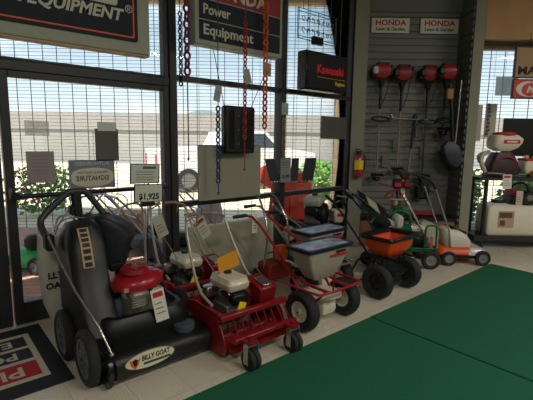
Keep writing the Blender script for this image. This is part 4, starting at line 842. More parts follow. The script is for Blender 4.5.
def trimmer(label, a, z, tank, shaftm, zb, style, yellow=False, d=6.32, head=RED):
    t = thing('string_trimmer', label, 'string trimmer', D(a, d, z), DZ)
    b = MB(); b.loft([rrect(0, 0, 0.13, 0.13, -0.10, 0.5), rrect(0, -0.005, 0.23, 0.17, -0.06, 0.4), rrect(0, -0.01, 0.25, 0.19, 0.02, 0.4), rrect(0, 0, 0.21, 0.17, 0.08, 0.4), rrect(0, 0, 0.12, 0.1, 0.105, 0.5)]); e_ = obj('engine_cover', b, head, t)
    b = MB(); b.box((-0.155, -0.08, -0.09), (-0.115, 0.08, 0.05), 0.015); b.box((0.11, -0.07, -0.07), (0.155, 0.08, 0.09), 0.015); b.box((-0.08, -0.06, 0.09), (0.10, 0.06, 0.125), 0.012); obj('shroud', b, BLACK, t)
    b = MB(); b.box((-0.15, -0.11, -0.05), (-0.06, -0.05, 0.06), 0.02); obj('air_box', b, tank, t)
    if yellow:
        b = MB(); b.box((-0.02, -0.06, 0.122), (0.10, 0.05, 0.14), 0.008); obj('tag_yellow', b, mat('muted_yellow', rgb(190, 165, 50), 0.5), t)
    b = MB(); b.lathe([(0.055, -0.13), (0.04, -0.19), (0.02, -0.26)], (0, 0, 0), 'z', 14); b.tube([(0.0, -0.005, -0.25), (0.0, -0.005, -0.55)], 0.02, 10); obj('throttle_grip', b, BLACK, t)
    b = MB(); b.tube([(0, 0, -0.24), (0.0, 0, zb-z)], 0.0125, 8); obj('shaft', b, shaftm, t)
    b = MB()
    if style == 'loop': b.tube([(0, -0.02, -0.66), (-0.12, -0.04, -0.68), (-0.14, -0.10, -0.71), (0.0, -0.13, -0.74), (0.14, -0.10, -0.71), (0.12, -0.04, -0.68), (0, -0.02, -0.66)], 0.013, 8, smooth=2)
    else: b.tube([(0, -0.02, -0.66), (0.42, -0.03, -0.67)], 0.012, 8); b.tube([(0, -0.02, -0.66), (-0.12, -0.03, -0.65)], 0.012, 8); b.tube([(-0.12, -0.03, -0.65), (-0.15, -0.03, -0.60)], 0.02, 8)
    obj('front_handle', b, BLACK if style == 'loop' else SHAFT, t)
    b = MB(); b.tube([(0.10, -0.05, -0.08), (0.09, -0.03, -0.3), (0.02, -0.02, -0.5)], 0.006, 6, smooth=1); obj('throttle_cable', b, BLACK, t)
    b = MB(); b.lathe([(0.035, 0.03), (0.055, 0.0), (0.055, -0.04), (0.03, -0.06)], (0, -0.01, zb-z-0.02), 'z', 14); b.box((-0.10, -0.10, zb-z+0.0), (0.10, -0.01, zb-z+0.02), 0.01, rot=(0.5, 0, 0)); obj('cutting_head', b, BLACK, t)
    b = MB(); b.tube([(-0.04, 0, -0.28), (-0.04, 0.09, -0.28), (-0.04, 0.115, -0.24)], 0.006, 6); b.tube([(0.04, 0, -0.28), (0.04, 0.09, -0.28), (0.04, 0.115, -0.24)], 0.006, 6); obj('wall_hook', b, GREYM, t)
    return t
WC = mat('trimmer_white', rgb(200, 198, 188), 0.5); TR = mat('trimmer_red', rgb(140, 30, 40), 0.45)
trimmer('leftmost string trimmer with white air box and yellow flash on the slatwall', 1.68, 2.60, WC, SHAFT, 1.05, 'loop', True, head=mat('trimmer_redw', rgb(160, 45, 45), 0.45))
trimmer('second string trimmer from the left with long sideways handle bar', 1.99, 2.57, BLACK, mat('tan_shaft', rgb(150, 130, 100), 0.5), 1.15, 'bar', head=TR)
trimmer('third string trimmer from the left with dark shaft', 2.38, 2.57, BLACK, mat('dark_shaft', rgb(60, 58, 55), 0.4), 1.05, 'loop', head=TR)
trimmer('rightmost red headed string trimmer, hung slightly higher', 2.62, 2.59, BLACK, mat('dark_shaft', rgb(60, 58, 55), 0.4), 1.75, 'loop', head=mat('trimmer_red2', rgb(150, 22, 40), 0.4), d=6.25)
t = thing('pole_saw', 'pole saw with dark grey bulbous head hung in the alcove corner', 'pole saw', D(2.68, 6.08, 0.0), DZ)
b = MB(); b.loft([rrect(0.10, 0, 0.06, 0.06, 1.22, 0.5), rrect(0.07, 0, 0.22, 0.12, 1.28, 0.5), rrect(0.02, 0, 0.28, 0.14, 1.42, 0.5), rrect(-0.01, 0, 0.24, 0.13, 1.52, 0.5), rrect(-0.02, 0, 0.10, 0.08, 1.58, 0.5)]); obj('motor_head', b, mat('head_blue_grey', rgb(52, 58, 70), 0.5), t)
b = MB(); b.tube([(0.03, 0, 1.55), (-0.02, 0, 2.0), (-0.07, 0, 2.38)], 0.028, 8); obj('boom_sleeve', b, BLACK, t)
b = MB(); b.tube([(0.05, -0.03, 1.52), (0.07, -0.03, 2.45)], 0.013, 8); obj('silver_boom', b, CHROME, t)
b = MB(); b.box((-0.12, -0.03, 2.18), (-0.02, 0.04, 2.34), 0.015); obj('orange_cap', b, mat('dull_ochre', rgb(150, 110, 60), 0.5), t)
b = MB(); b.tube([(0.05, 0.0, 2.40), (0.05, 0.36, 2.42)], 0.008, 6); obj('wall_hook', b, GREYM, t)
t = thing('edger_attachment', 'short black and silver shaft attachment hung below the trimmers', 'tool attachment', D(2.19, 6.36, 0.95), DZ)
b = MB(); b.tube([(-0.02, 0, 0.0), (0.01, 0, 0.55)], 0.013, 8); obj('lower_shaft', b, SHAFT, t)
b = MB(); b.tube([(0.01, 0, 0.52), (0.04, 0, 0.98)], 0.019, 8); b.box((0.02, -0.03, 0.96), (0.07, 0.03, 1.03), 0.01); b.tube([(0.04, 0.0, 0.9), (0.04, 0.07, 0.92)], 0.006, 6); obj('upper_sleeve', b, BLACK, t)
b = MB(); b.box((-0.08, -0.04, -0.08), (0.05, 0.04, 0.02), 0.02); obj('gear_head', b, TR, t)
TG = mat('tag_wall', rgb(118, 114, 104), 0.8); TW = mat('tag_wall_white', rgb(205, 203, 195), 0.8)
for lab, a, z, w_, h_, m_ in (('wall tag beside the second trimmer shaft', 2.09, 1.61, 0.09, 0.19, TG), ('wall tag low below the second trimmer', 1.94, 1.38, 0.10, 0.20, TG), ('upper wall tag between third and fourth trimmers', 2.42, 1.80, 0.08, 0.16, TG), ('wall tag beside the third trimmer shaft', 2.51, 1.52, 0.09, 0.20, TG), ('wall tag under the rightmost trimmer', 2.75, 1.76, 0.09, 0.16, TG), ('white wall tag above the mower handle', 2.24, 0.98, 0.07, 0.22, TW), ('wall tag just above the white one', 2.32, 1.15, 0.10, 0.18, TG), ('blue grey wall tag near the left pier', 1.58, 1.35, 0.10, 0.22, mat('tag_bluegrey', rgb(88, 92, 108), 0.8))):
    p = D(a-0.11, 6.40, z); tt = tagcard(lab, p, w_, h_, m_, DZ); 
t = thing('hanging_accessory', 'dark tangled accessory assembly hung low on the slatwall behind the mower handle', 'accessory', D(2.40, 6.30, 0.62), DZ)
b = MB(); b.box((-0.12, -0.05, 0.08), (0.10, 0.05, 0.28), 0.03); b.lathe([(0.09, -0.06), (0.10, 0.0), (0.06, 0.05)], (0.02, -0.02, 0.34), 'y', 16); obj('pump_body', b, BLACK, t)
b = MB()
for k in range(5): b.tube([(0.15*cos(k*1.3), -0.05, 0.2+0.2*sin(k*1.3)), (0.0, -0.08, 0.24), (-0.14*cos(k*1.1), -0.04, 0.3+0.18*sin(k*2.1))], 0.01, 6, smooth=2)
obj('hoses', b, mat('hose_dark', rgb(50, 48, 50), 0.5), t)
b = MB(); b.box((-0.16, -0.06, -0.165), (0.20, 0.02, -0.10), 0.01); obj('red_base', b, TR, t)
# ================================================================ WHITE AND ORANGE MOWER
mw = thing('lawn_mower', 'white and orange battery lawn mower with tall silver handle at far right', 'lawn mower', D(2.52, 5.40, 0), DZ)
b = MB(); b.loft([rrect(0.02, 0, 0.60, 0.46, 0.085, 0.3), rrect(0.02, 0, 0.62, 0.48, 0.13, 0.3), rrect(0.0, 0, 0.56, 0.44, 0.19, 0.35), rrect(-0.03, 0, 0.42, 0.36, 0.225, 0.35)]); obj('deck', b, mat('deck_orange', rgb(215, 85, 40), 0.4), mw)
b = MB(); b.loft([rrect(0.20, 0, 0.26, 0.49, 0.13, 0.35), rrect(0.21, 0, 0.25, 0.46, 0.18, 0.35), rrect(0.20, 0, 0.18, 0.38, 0.222, 0.4)]); obj('nose_cover', b, mat('nose_grey', rgb(185, 182, 172), 0.35, coat=0.4), mw)
b = MB(); b.box((0.29, -0.23, 0.10), (0.36, 0.23, 0.15), 0.015); b.box((-0.28, -0.245, 0.09), (0.30, -0.225, 0.14), 0.008); obj('bumper', b, BLACK, mw)
b = MB(); b.loft([rrect(0.0, 0, 0.34, 0.34, 0.215, 0.4), rrect(-0.01, 0, 0.36, 0.35, 0.29, 0.4), rrect(-0.04, 0, 0.32, 0.31, 0.37, 0.45), rrect(-0.09, 0, 0.24, 0.24, 0.44, 0.5), rrect(-0.11, 0, 0.14, 0.14, 0.46, 0.5)]); obj('motor_hood', b, mat('hood_white', rgb(205, 200, 185), 0.35, coat=0.3), mw)
b = MB(); b.box((-0.10, -0.12, 0.405), (0.12, 0.12, 0.445), 0.015, rot=(0, 0.35, 0)); obj('battery_lid', b, BLACK, mw)
for (x, y, r) in ((0.27, -0.26, 0.10), (0.27, 0.26, 0.10), (-0.17, -0.27, 0.095), (-0.17, 0.27, 0.095)): wheel(mw, (x, y, r), r, 0.05, mat('wheel_grey', rgb(128, 126, 120), 0.5), 0.55, axis='y')
b = MB(); b.loft([[(-0.28, y, z) for y, z in ((-0.17, 0.20), (0.17, 0.20), (0.17, 0.42), (0.10, 0.48), (-0.10, 0.48), (-0.17, 0.42))], [(-0.36, y, z) for y, z in ((-0.18, 0.26), (0.18, 0.26), (0.18, 0.48), (0.12, 0.53), (-0.12, 0.53), (-0.18, 0.48))], [(-0.48, y, z) for y, z in ((-0.16, 0.32), (0.16, 0.32), (0.16, 0.48), (0.10, 0.52), (-0.10, 0.52), (-0.16, 0.48))]]); obj('grass_catcher', b, mat('catcher_grey', rgb(178, 174, 158), 0.6), mw)
b = MB()
for s in (-1, 1): b.tube([(-0.12, s*0.19, 0.22), (-0.16, s*0.19, 0.45), (-0.38, s*0.19, 1.0)], 0.012, 8)
obj('handle_tube', b, CHROME, mw)
b = MB()
for s in (-1, 1): b.tube([(-0.37, s*0.19, 0.98), (-0.44, s*0.19, 1.11), (-0.62, s*0.17, 1.16), (-0.80, s*0.14, 1.16)], 0.015, 8, smooth=2)
b.tube([(-0.80, -0.15, 1.16), (-0.80, 0.15, 1.16)], 0.017, 10); b.box((-0.74, -0.05, 1.08), (-0.66, 0.05, 1.15), 0.012); obj('handle_grip', b, BLACK, mw)
b = MB(); b.box((-0.76, -0.06, 1.10), (-0.70, 0.06, 1.16), 0.01); obj('red_switch', b, TR, mw)
# ================================================================ GREEN AERATOR
ga = thing('lawn_aerator', 'green tube framed lawn aerator with beige tank behind the orange spreader', 'aerator', D(1.88, 5.22, 0), DZ-0.1)
b = MB(); b.tube([(0.27, -0.16, 0.10), (0.27, -0.16, 0.50), (0.25, -0.16, 0.54), (0.16, -0.16, 0.54), (0.13, -0.16, 0.50), (0.13, -0.16, 0.10)], 0.013, 8, smooth=1); b.tube([(0.27, 0.2, 0.10), (0.27, 0.2, 0.50), (0.13, 0.2, 0.54), (0.13, 0.2, 0.10)], 0.013, 8, smooth=1)
b.tube([(-0.35, -0.16, 0.24), (0.27, -0.16, 0.24)], 0.014, 8); b.tube([(-0.35, 0.2, 0.24), (0.27, 0.2, 0.24)], 0.014, 8); b.box((-0.30, -0.17, 0.20), (0.24, 0.2, 0.225), 0.004)
b.tube([(0.13, -0.16, 0.12), (0.13, 0.2, 0.12)], 0.012, 8); obj('tube_frame', b, GREEN, ga)
b = MB(); b.box((-0.29, -0.20, 0.22), (-0.02, -0.05, 0.42), 0.02); b.lathe([(0.13, -0.02), (0.14, 0.0), (0.14, 0.04)], (-0.40, -0.15, 0.52), 'y', 20); b.tube([(-0.1, -0.2, 0.42), (-0.05, -0.2, 0.66), (-0.2, -0.2, 0.74), (-0.34, -0.2, 0.66)], 0.02, 8, smooth=1); b.lathe([(0.10, -0.02), (0.11, 0.0), (0.11, 0.04)], (-0.28, -0.19, 0.34), 'y', 18); b.lathe([(0.07, -0.02), (0.08, 0.0), (0.08, 0.04)], (-0.12, -0.21, 0.48), 'y', 18); b.box((-0.26, -0.14, 0.42), (-0.14, -0.04, 0.78), 0.015); b.box((-0.42, -0.16, 0.40), (-0.10, -0.06, 0.58), 0.03); b.lathe([(0.05, -0.02), (0.06, 0.0), (0.06, 0.05)], (-0.20, -0.20, 0.62), 'y', 18); b.box((-0.40, -0.12, 0.36), (-0.28, 0.05, 0.50), 0.02); obj('chain_case', b, GREEN, ga)
engine(ga, 0.06, 0.03, 0.23, 0.80, cover=BLACK)
for (x, y, r) in ((0.20, -0.23, 0.115), (-0.30, -0.23, 0.10), (0.20, 0.27, 0.115)): wheel(ga, (x, y, r), r, 0.06, mat('wheel_grey', rgb(128, 126, 120), 0.5), 0.55, axis='y')
b = MB(); b.lathe([(0.03, -0.14), (0.03, 0.16)], (-0.08, 0.02, 0.10), 'y', 12)
for k in range(8):
    a = k*pi/4
    for y in (-0.1, 0.0, 0.1): b.tube([(-0.08, y, 0.10), (-0.08+0.09*cos(a), y, 0.10+0.09*sin(a))], 0.007, 5)
obj('tine_reel', b, STEEL, ga)
b = MB()
for s in (-0.14, 0.0): b.tube([(0.16+s*0.2, s+0.05, 0.42), (-0.10+s*0.3, s+0.12, 0.90)], 0.011, 8)
obj('silver_handle_rods', b, CHROME, ga)
b = MB(); b.box((-0.28, -0.08, 0.98), (-0.16, 0.04, 1.10), 0.02); b.tube([(-0.22, 0.0, 0.98), (-0.17, 0.05, 0.70)], 0.012, 8); b.tube([(-0.26, -0.02, 1.10), (-0.28, -0.02, 1.20), (-0.20, -0.02, 1.22), (-0.16, -0.02, 1.10)], 0.008, 6, smooth=1); obj('control_head', b, BLACK, ga)
b = MB(); b.box((-0.26, -0.088, 1.01), (-0.18, -0.08, 1.06)); obj('red_badge', b, REDINK, ga, smooth=False)
b = MB(); b.box((-0.29, -0.10, 0.72), (-0.27, -0.07, 0.94), 0.004); b.box((-0.19, -0.10, 0.72), (-0.17, -0.07, 0.94), 0.004); obj('red_posts', b, mat('posts_red', rgb(140, 32, 36), 0.5), ga)
b = MB(); b.box((-0.255, -0.10, 0.74), (-0.215, -0.07, 0.86), 0.004); b.box((-0.31, -0.115, 0.84), (-0.15, -0.08, 0.86), 0.005); obj('white_panel', b, mat('panel_dull', rgb(170, 165, 155), 0.5), ga)
b = MB(); b.tube([(-0.20, -0.05, 0.97), (-0.36, -0.06, 1.03), (-0.48, -0.07, 1.05)], 0.011, 8); b.tube([(-0.22, -0.05, 0.97), (-0.34, -0.05, 0.92), (-0.38, -0.05, 0.85)], 0.011, 8); obj('red_lever', b, mat('posts_red', rgb(140, 32, 36), 0.5), ga)
tagcard('small red and white hang tag on the green aerator frame', D(2.0, 4.86, 0.44), 0.035, 0.14, mat('tag_pinkred', rgb(190, 70, 75), 0.7), DZ)
# ================================================================ SWEEPER WITH BLACK CONSOLE
sw = thing('walk_behind_machine', 'black and silver walk-behind machine with flat console behind the orange spreader', 'walk-behind machine', D(1.50, 4.95, 0), DZ, tilt=(0, 0))
b = MB(); b.loft([rrect(-0.02, 0, 0.36, 0.34, 0.06, 0.3), rrect(-0.02, 0, 0.38, 0.36, 0.2, 0.3), rrect(-0.02, 0, 0.26, 0.26, 0.33, 0.4)]); obj('body', b, BLACK, sw)
engine(sw, -0.12, -0.04, 0.22, 0.62, cover=BLACK, tank=BLACK)
for (x, y) in ((-0.20, -0.18), (0.17, -0.18), (-0.2, 0.18), (0.17, 0.18)): wheel(sw, (x, y, 0.09), 0.09, 0.04, GREYM, axis='y')
b = MB(); b.hexa([(-0.02, -0.10, 0.56), (0.10, -0.10, 0.48), (0.10, 0.08, 0.48), (-0.02, 0.08, 0.56), (-0.10, -0.10, 0.69), (0.08, -0.10, 0.60), (0.08, 0.08, 0.60), (-0.10, 0.08, 0.69)]); b.hexa([(-0.02, -0.16, 0.52), (0.14, -0.16, 0.42), (0.14, -0.10, 0.42), (-0.02, -0.10, 0.52), (-0.06, -0.16, 0.60), (0.13, -0.16, 0.50), (0.13, -0.10, 0.50), (-0.06, -0.10, 0.60)]); b.box((0.04, -0.14, 0.54), (0.14, 0.06, 0.70), 0.03); obj('silver_yoke', b, mat('silver_plastic', rgb(190, 188, 180), 0.4), sw)
b = MB(); b.hexa([(-0.40, -0.17, 0.80), (-0.05, -0.17, 0.56), (-0.05, 0.12, 0.68), (-0.40, 0.12, 0.92), (-0.38, -0.17, 0.85), (-0.02, -0.17, 0.61), (-0.02, 0.12, 0.74), (-0.38, 0.12, 0.98)]); b.tube([(-0.38, -0.16, 0.89), (-0.50, -0.16, 0.96), (-0.48, -0.16, 0.90)], 0.013, 8); b.tube([(-0.38, 0.11, 0.89), (-0.50, 0.11, 0.96)], 0.013, 8); b.tube([(-0.50, -0.19, 0.95), (-0.50, 0.14, 0.96)], 0.014, 8); obj('console', b, BLACK, sw)
b = MB(); b.hexa([(-0.28, -0.12, 0.80), (-0.15, -0.12, 0.713), (-0.15, 0.08, 0.802), (-0.28, 0.08, 0.89), (-0.278, -0.12, 0.815), (-0.148, -0.12, 0.728), (-0.148, 0.08, 0.817), (-0.278, 0.08, 0.905)]); obj('instruction_sheet', b, mat('sheet_olive', rgb(165, 165, 135), 0.7), sw, smooth=False)
b = MB(); b.tube([(-0.36, -0.15, 0.88), (0.08, -0.12, 0.50), (0.05, -0.1, 0.25)], 0.012, 8); b.tube([(-0.36, 0.1, 0.88), (0.08, 0.08, 0.50), (0.05, 0.08, 0.25)], 0.012, 8); obj('handle_bars', b, BLACK, sw)
# ================================================================ PRESSURE WASHER BY THE WINDOW
pw = thing('pressure_washer', 'dark engine pressure washer with black loop handles in front of the window', 'pressure washer', (3.80, 3.46, 0), -0.35)
b = MB()
for s in (-1, 1): b.tube([(-0.22, s*0.18, 0.10), (-0.22, s*0.18, 0.55), (0.25, s*0.18, 0.55), (0.25, s*0.18, 0.10), (-0.22, s*0.18, 0.10)], 0.014, 8)
for (x, z) in ((-0.22, 0.55), (0.25, 0.55), (-0.22, 0.1), (0.25, 0.1)): b.tube([(x, -0.18, z), (x, 0.18, z)], 0.014, 8)
b.box((-0.22, -0.18, 0.54), (0.25, 0.18, 0.555), 0.003); obj('frame', b, BLACK, pw)
engine(pw, -0.05, 0.0, 0.556, 0.95, cover=BLACK, tank=mat('tank_grey', rgb(165, 166, 160), 0.35), rz=0.9)
for s in (-1, 1): wheel(pw, (-0.2, s*0.24, 0.13), 0.13, 0.07, GREYM, axis='y')
b = MB(); b.tube([(0.25, -0.18, 0.5), (0.33, -0.18, 0.74), (0.22, -0.18, 0.86), (0.10, -0.2, 0.80)], 0.015, 8, smooth=2); b.tube([(0.25, 0.18, 0.5), (0.36, 0.18, 0.80), (0.34, 0.14, 0.86), (0.34, -0.14, 0.86)], 0.015, 8, smooth=1); obj('loop_handle', b, BLACKG, pw)
b = MB(); b.box((0.16, -0.16, 0.56), (0.32, 0.02, 0.72), 0.015); pb = obj('pump_box', b, CREAM, pw)
b = MB(); b.box((0.19, -0.1615, 0.64), (0.29, -0.160, 0.68)); obj('red_badge', b, REDINK, pb, smooth=False)
b = MB(); b.tube([(0.40, 0.02, 0.6), (0.40, 0.02, 0.84)], 0.012, 8); b.ell((0.40, 0.02, 0.86), (0.03, 0.03, 0.02), 10); b.tube([(0.40, 0.02, 0.6), (0.25, 0.02, 0.55)], 0.012, 8); obj('choke_knob', b, GREYM, pw)
# handle bars of an electric sweeper left of it
hb = thing('hand_cart', 'silver tube handled cart behind the grey spreaders, by the window mullion', 'cart', (2.98, 3.34, 0), 0.0)
b = MB()
for s in (-1, 1):
    b.tube([(s*0.16, 0.0, 0.10), (s*0.16, -0.08, 0.62), (s*0.12, 0.12, 0.93), (s*0.10-0.0, 0.20, 0.96)], 0.012, 8, smooth=1)
b.tube([(-0.16, -0.04, 0.35), (0.16, -0.04, 0.35)], 0.010, 8); obj('tube_frame', b, CHROME, hb)
b = MB(); b.box((-0.17, -0.12, 0.05), (0.17, 0.10, 0.24), 0.02); obj('tray', b, mat('tray_red', rgb(150, 40, 30), 0.5), hb)
b = MB(); b.box((-0.04, -0.13, 0.26), (0.10, -0.02, 0.42), 0.02); obj('orange_canister', b, mat('canister_orange', rgb(220, 110, 40), 0.5), hb)
for s in (-1, 1): wheel(hb, (s*0.2, 0.04, 0.09), 0.09, 0.04, BLACK)
# ================================================================ DISPLAY CART AT RIGHT
ct = thing('display_cart', 'black framed rolling display cart in front of the right hand window', 'cart', D(3.23, 6.03, 0), DZ+0.0)
b = MB()
for (x, y) in ((0, 0), (2.3, 0), (0, 0.40), (2.3, 0.40)): b.box((x-0.025, y-0.02, 0.10), (x+0.02, y+0.02, 1.03), 0.003)
obj('upright', b, BLACK, ct)
b = MB(); b.box((-0.14, -0.04, 1.03), (2.5, 0.46, 1.075), 0.006); obj('top_shelf', b, mat('shelf_black', rgb(38, 38, 40), 0.5), ct)
b = MB(); b.box((-0.13, -0.03, 0.115), (2.4, 0.45, 0.20), 0.008); obj('bottom_shelf', b, mat('shelf_black', rgb(38, 38, 40), 0.5), ct)
for (x, y) in ((0, 0.02), (2.3, 0.02), (0, 0.40), (2.3, 0.40)):
    b = MB(); b.lathe([(0.02, -0.02), (0.052, -0.018), (0.055, 0), (0.052, 0.018), (0.02, 0.02)], (x, y, 0.055), 'x', 18); c = obj('caster', b, RUBBER, ct)
    b = MB(); b.box((x-0.03, y-0.02, 0.05), (x-0.024, y+0.02, 0.117), 0.001); b.box((x+0.024, y-0.02, 0.05), (x+0.03, y+0.02, 0.117), 0.001); b.box((x-0.03, y-0.02, 0.108), (x+0.03, y+0.02, 0.117), 0.001); obj('caster_fork', b, GREYM, c)
def at(x, y, z): return ct.location + Vector((cos(DZ)*x-sin(DZ)*y, sin(DZ)*x+cos(DZ)*y, z))
t = thing('spray_tank', 'big white spray tank with black cap and printed label on the cart lower shelf', 'tank', at(0.52, 0.2, 0.2), DZ)
b = MB(); b.loft([rrect(0, 0, 0.86, 0.34, 0.0, 0.2), rrect(0, 0, 0.90, 0.38, 0.03, 0.2), rrect(0, 0, 0.90, 0.38, 0.40, 0.2), rrect(0, 0, 0.86, 0.34, 0.44, 0.25), rrect(-0.24, 0, 0.28, 0.26, 0.46, 0.4), rrect(-0.24, 0, 0.20, 0.20, 0.475, 0.5)]); tk = obj('tank_body', b, mat('tank_white', rgb(222, 215, 195), 0.5, noise=0.02), t)
b = MB(); b.lathe([(0.09, 0.47), (0.098, 0.48), (0.095, 0.52), (0.03, 0.528)], (-0.22, 0, 0), 'z', 20); obj('tank_cap', b, BLACK, tk)
b = MB(); b.box((-0.30, -0.1925, 0.12), (-0.06, -0.1905, 0.37)); lb = obj('printed_label', b, mat('label_tan', rgb(186, 150, 120), 0.7), tk, smooth=False)
b = MB(); b.box((-0.28, -0.1945, 0.27), (-0.09, -0.193, 0.35)); b.box((-0.27, -0.1945, 0.15), (-0.19, -0.193, 0.23)); obj('label_picture', b, mat('label_brown', rgb(96, 70, 58), 0.7), tk, smooth=False)
t = thing('pump_engine', 'small dark pump engine with carry loop standing behind the white tank', 'pump', at(0.60, 0.2, 0.645), DZ)
b = MB(); b.box((-0.16, -0.12, 0.0), (0.18, 0.12, 0.16), 0.02); b.lathe([(0.10, -0.14), (0.11, -0.12), (0.11, 0)], (0.10, 0, 0.12), 'y', 20); obj('engine_body', b, BLACK, t)
b = MB(); b.box((-0.16, -0.10, 0.14), (-0.02, 0.1, 0.25), 0.02); obj('red_housing', b, TR, t)
b = MB(); b.tube([(-0.12, 0, 0.20), (-0.08, 0, 0.33), (0.12, 0, 0.33), (0.17, 0, 0.10)], 0.014, 8, smooth=1); obj('carry_loop', b, BLACK, t)
b = MB(); b.lathe([(0.05, -0.142), (0.04, -0.15), (0.015, -0.15)], (0.10, 0, 0.12), 'y', 14); obj('pulley', b, GREYM, t)
tagcard('paper tag propped on the pump engine above the white tank', at(0.54, 0.06, 0.87), 0.10, 0.22, mat('tag_pale', rgb(195, 180, 165), 0.8), DZ)
# mist blower on top
t = thing('mist_blower', 'backpack mist blower with white tank and red lid on top of the cart', 'mist blower', at(0.26, 0.18, 1.075), DZ)
b = MB(); b.loft([rrect(0.02, 0, 0.20, 0.18, 0.38, 0.5), rrect(0.02, 0, 0.38, 0.26, 0.43, 0.5), rrect(0.04, 0, 0.44, 0.30, 0.50, 0.5), rrect(0.05, 0, 0.44, 0.30, 0.56, 0.5), rrect(0.03, 0, 0.34, 0.24, 0.615, 0.5)]); tk = obj('chemical_tank', b, mat('tank_white', rgb(222, 215, 195), 0.5), t)
b = MB(); b.lathe([(0.15, 0.61), (0.16, 0.62), (0.155, 0.65), (0.05, 0.66)], (0.03, 0, 0), 'z', 24); obj('red_lid', b, REDINK, tk)
b = MB(); b.box((-0.05, -0.153, 0.49), (0.19, -0.145, 0.545), 0.002); lb = obj('red_badge', b, REDINK, tk)
b = MB(); b.box((0.0, -0.1545, 0.507), (0.15, -0.1532, 0.528)); obj('badge_mark', b, WHITEP, tk, smooth=False)
b = MB(); b.loft([rrect(0.03, 0, 0.42, 0.26, 0.04, 0.3), rrect(0.03, 0, 0.46, 0.28, 0.12, 0.3), rrect(0.02, 0, 0.34, 0.24, 0.28, 0.4), rrect(0.02, 0, 0.24, 0.2, 0.36, 0.4)]); obj('engine_cover', b, mat('blower_dark', rgb(52, 28, 34), 0.5), t)
b = MB(); b.tube([(-0.12, -0.12, 0.24), (0.02, -0.15, 0.31), (0.16, -0.12, 0.26), (0.2, -0.1, 0.10)], 0.016, 8, smooth=2); obj('red_trim', b, TR, t)
b = MB(); b.box((-0.20, -0.10, 0.0), (0.26, 0.12, 0.045), 0.01); b.tube([(-0.2, -0.1, 0.03), (-0.24, -0.14, 0.06), (0.0, -0.17, 0.04)], 0.022, 8, smooth=1); obj('base_frame', b, GREYM, t)
b = MB(); b.tube([(-0.16, 0.0, 0.36), (-0.26, 0.0, 0.34), (-0.30, -0.02, 0.22), (-0.22, -0.04, 0.06)], 0.032, 10, smooth=2); b.tube([(-0.16, 0.08, 0.36), (-0.34, 0.06, 0.30), (-0.2, 0.0, 0.10)], 0.022, 10, smooth=2); obj('air_tube', b, mat('tube_offwhite', rgb(190, 186, 172), 0.6), t)
tagcard('white hanging tag on the cart edge below the mist blower', at(0.26, -0.055, 1.12), 0.13, 0.21, PAPER, DZ, red=REDINK, tilt=-0.06)
t = thing('mist_blower', 'second mist blower at the right edge with orange hose on the cart', 'mist blower', at(0.80, 0.2, 1.075), DZ)
b = MB(); b.loft([rrect(0.0, 0, 0.40, 0.26, 0.05, 0.3), rrect(0.0, 0, 0.46, 0.30, 0.10, 0.3), rrect(0.0, 0, 0.44, 0.28, 0.22, 0.3), rrect(0.0, 0, 0.34, 0.2, 0.26, 0.4)]); obj('chemical_tank', b, mat('tank_white', rgb(222, 215, 195), 0.5), t)
b = MB(); b.box((-0.2, -0.13, 0.235), (0.2, 0.12, 0.275), 0.012); obj('red_lid', b, REDINK, t)
b = MB()
for k in range(3): b.lathe([(0.03, 0.27), (0.034, 0.30), (0.02, 0.32)], (-0.15+0.12*k, -0.03, 0), 'z', 12)
obj('caps', b, mat('cap_cream', rgb(210, 190, 150), 0.5), t)
b = MB()
for k in range(7): b.lathe([(0.045, -0.012), (0.056, 0), (0.045, 0.012)], (-0.14+0.03*k, -0.19, 0.055), 'x', 14)
obj('orange_hose', b, mat('hose_orange', rgb(225, 150, 55), 0.5), t)
t = thing('flat_monitor', 'large black flat panel standing at the back of the cart', 'monitor', at(0.85, 0.36, 1.075), DZ)
b = MB(); b.box((-0.47, 0, 0.30), (0.6, 0.05, 0.87), 0.01); obj('screen_housing', b, mat('panel_black', rgb(24, 24, 26), 0.35), t)
b = MB(); b.box((-0.44, -0.004, 0.33), (0.57, -0.001, 0.84)); obj('screen', b, BLACKG, t, smooth=False)
b = MB(); b.box((-0.03, 0.01, 0.0), (0.05, 0.04, 0.32), 0.004); b.box((-0.18, -0.05, 0.0), (0.2, 0.08, 0.012), 0.003); obj('stand', b, BLACK, t)
# leaflet strips hung in the window
for i, (x, z0, z1, w_, lab) in enumerate(((0.0, 1.60, 2.15, 0.17, 'left column of hanging white packaged parts by the corner pier'), (0.22, 1.66, 2.17, 0.17, 'second column of hanging white packaged parts beside the first'))):
    t = thing('parts_strip', lab, 'display strip', at(x, 0.47, z0), DZ)
    b = MB(); b.box((-w_/2, -0.01, 0), (w_/2, 0.01, z1-z0), 0.004); obj('backing', b, mat('strip_white', rgb(185, 180, 168), 0.7), t)
    b = MB(); rnd = random.Random(i)
    for k in range(9):
        z = 0.03+k*0.055; b.box((-w_/2+0.02, -0.03, z), (-w_/2+0.02+rnd.uniform(0.03, 0.06), -0.0105, z+0.04), 0.004, rot=(0, rnd.uniform(-.3, .3), 0))
    obj('packaged_part', b, mat('pack_dark', rgb(92, 84, 78), 0.5), t)
    b = MB(); b.tube([(0, 0, z1-z0), (0, 0, 3.09-z0)], 0.002, 4); obj('hanging_wire', b, GREYM, t)
t = thing('hanging_plate', 'grey translucent plate hanging in the right hand window by the red sign', 'plate', at(0.37, 0.45, 2.31), DZ)
b = MB(); b.box((-0.13, -0.004, -0.02), (0.20, 0.0, 0.26), 0.001); obj('plate', b, mat('plate_grey', rgb(165, 175, 185), 0.4, alpha=0.6), t)
b = MB(); b.tube([(0.0, 0, 0.26), (0, 0, 0.82)], 0.002, 4); obj('hanging_wire', b, GREYM, t)
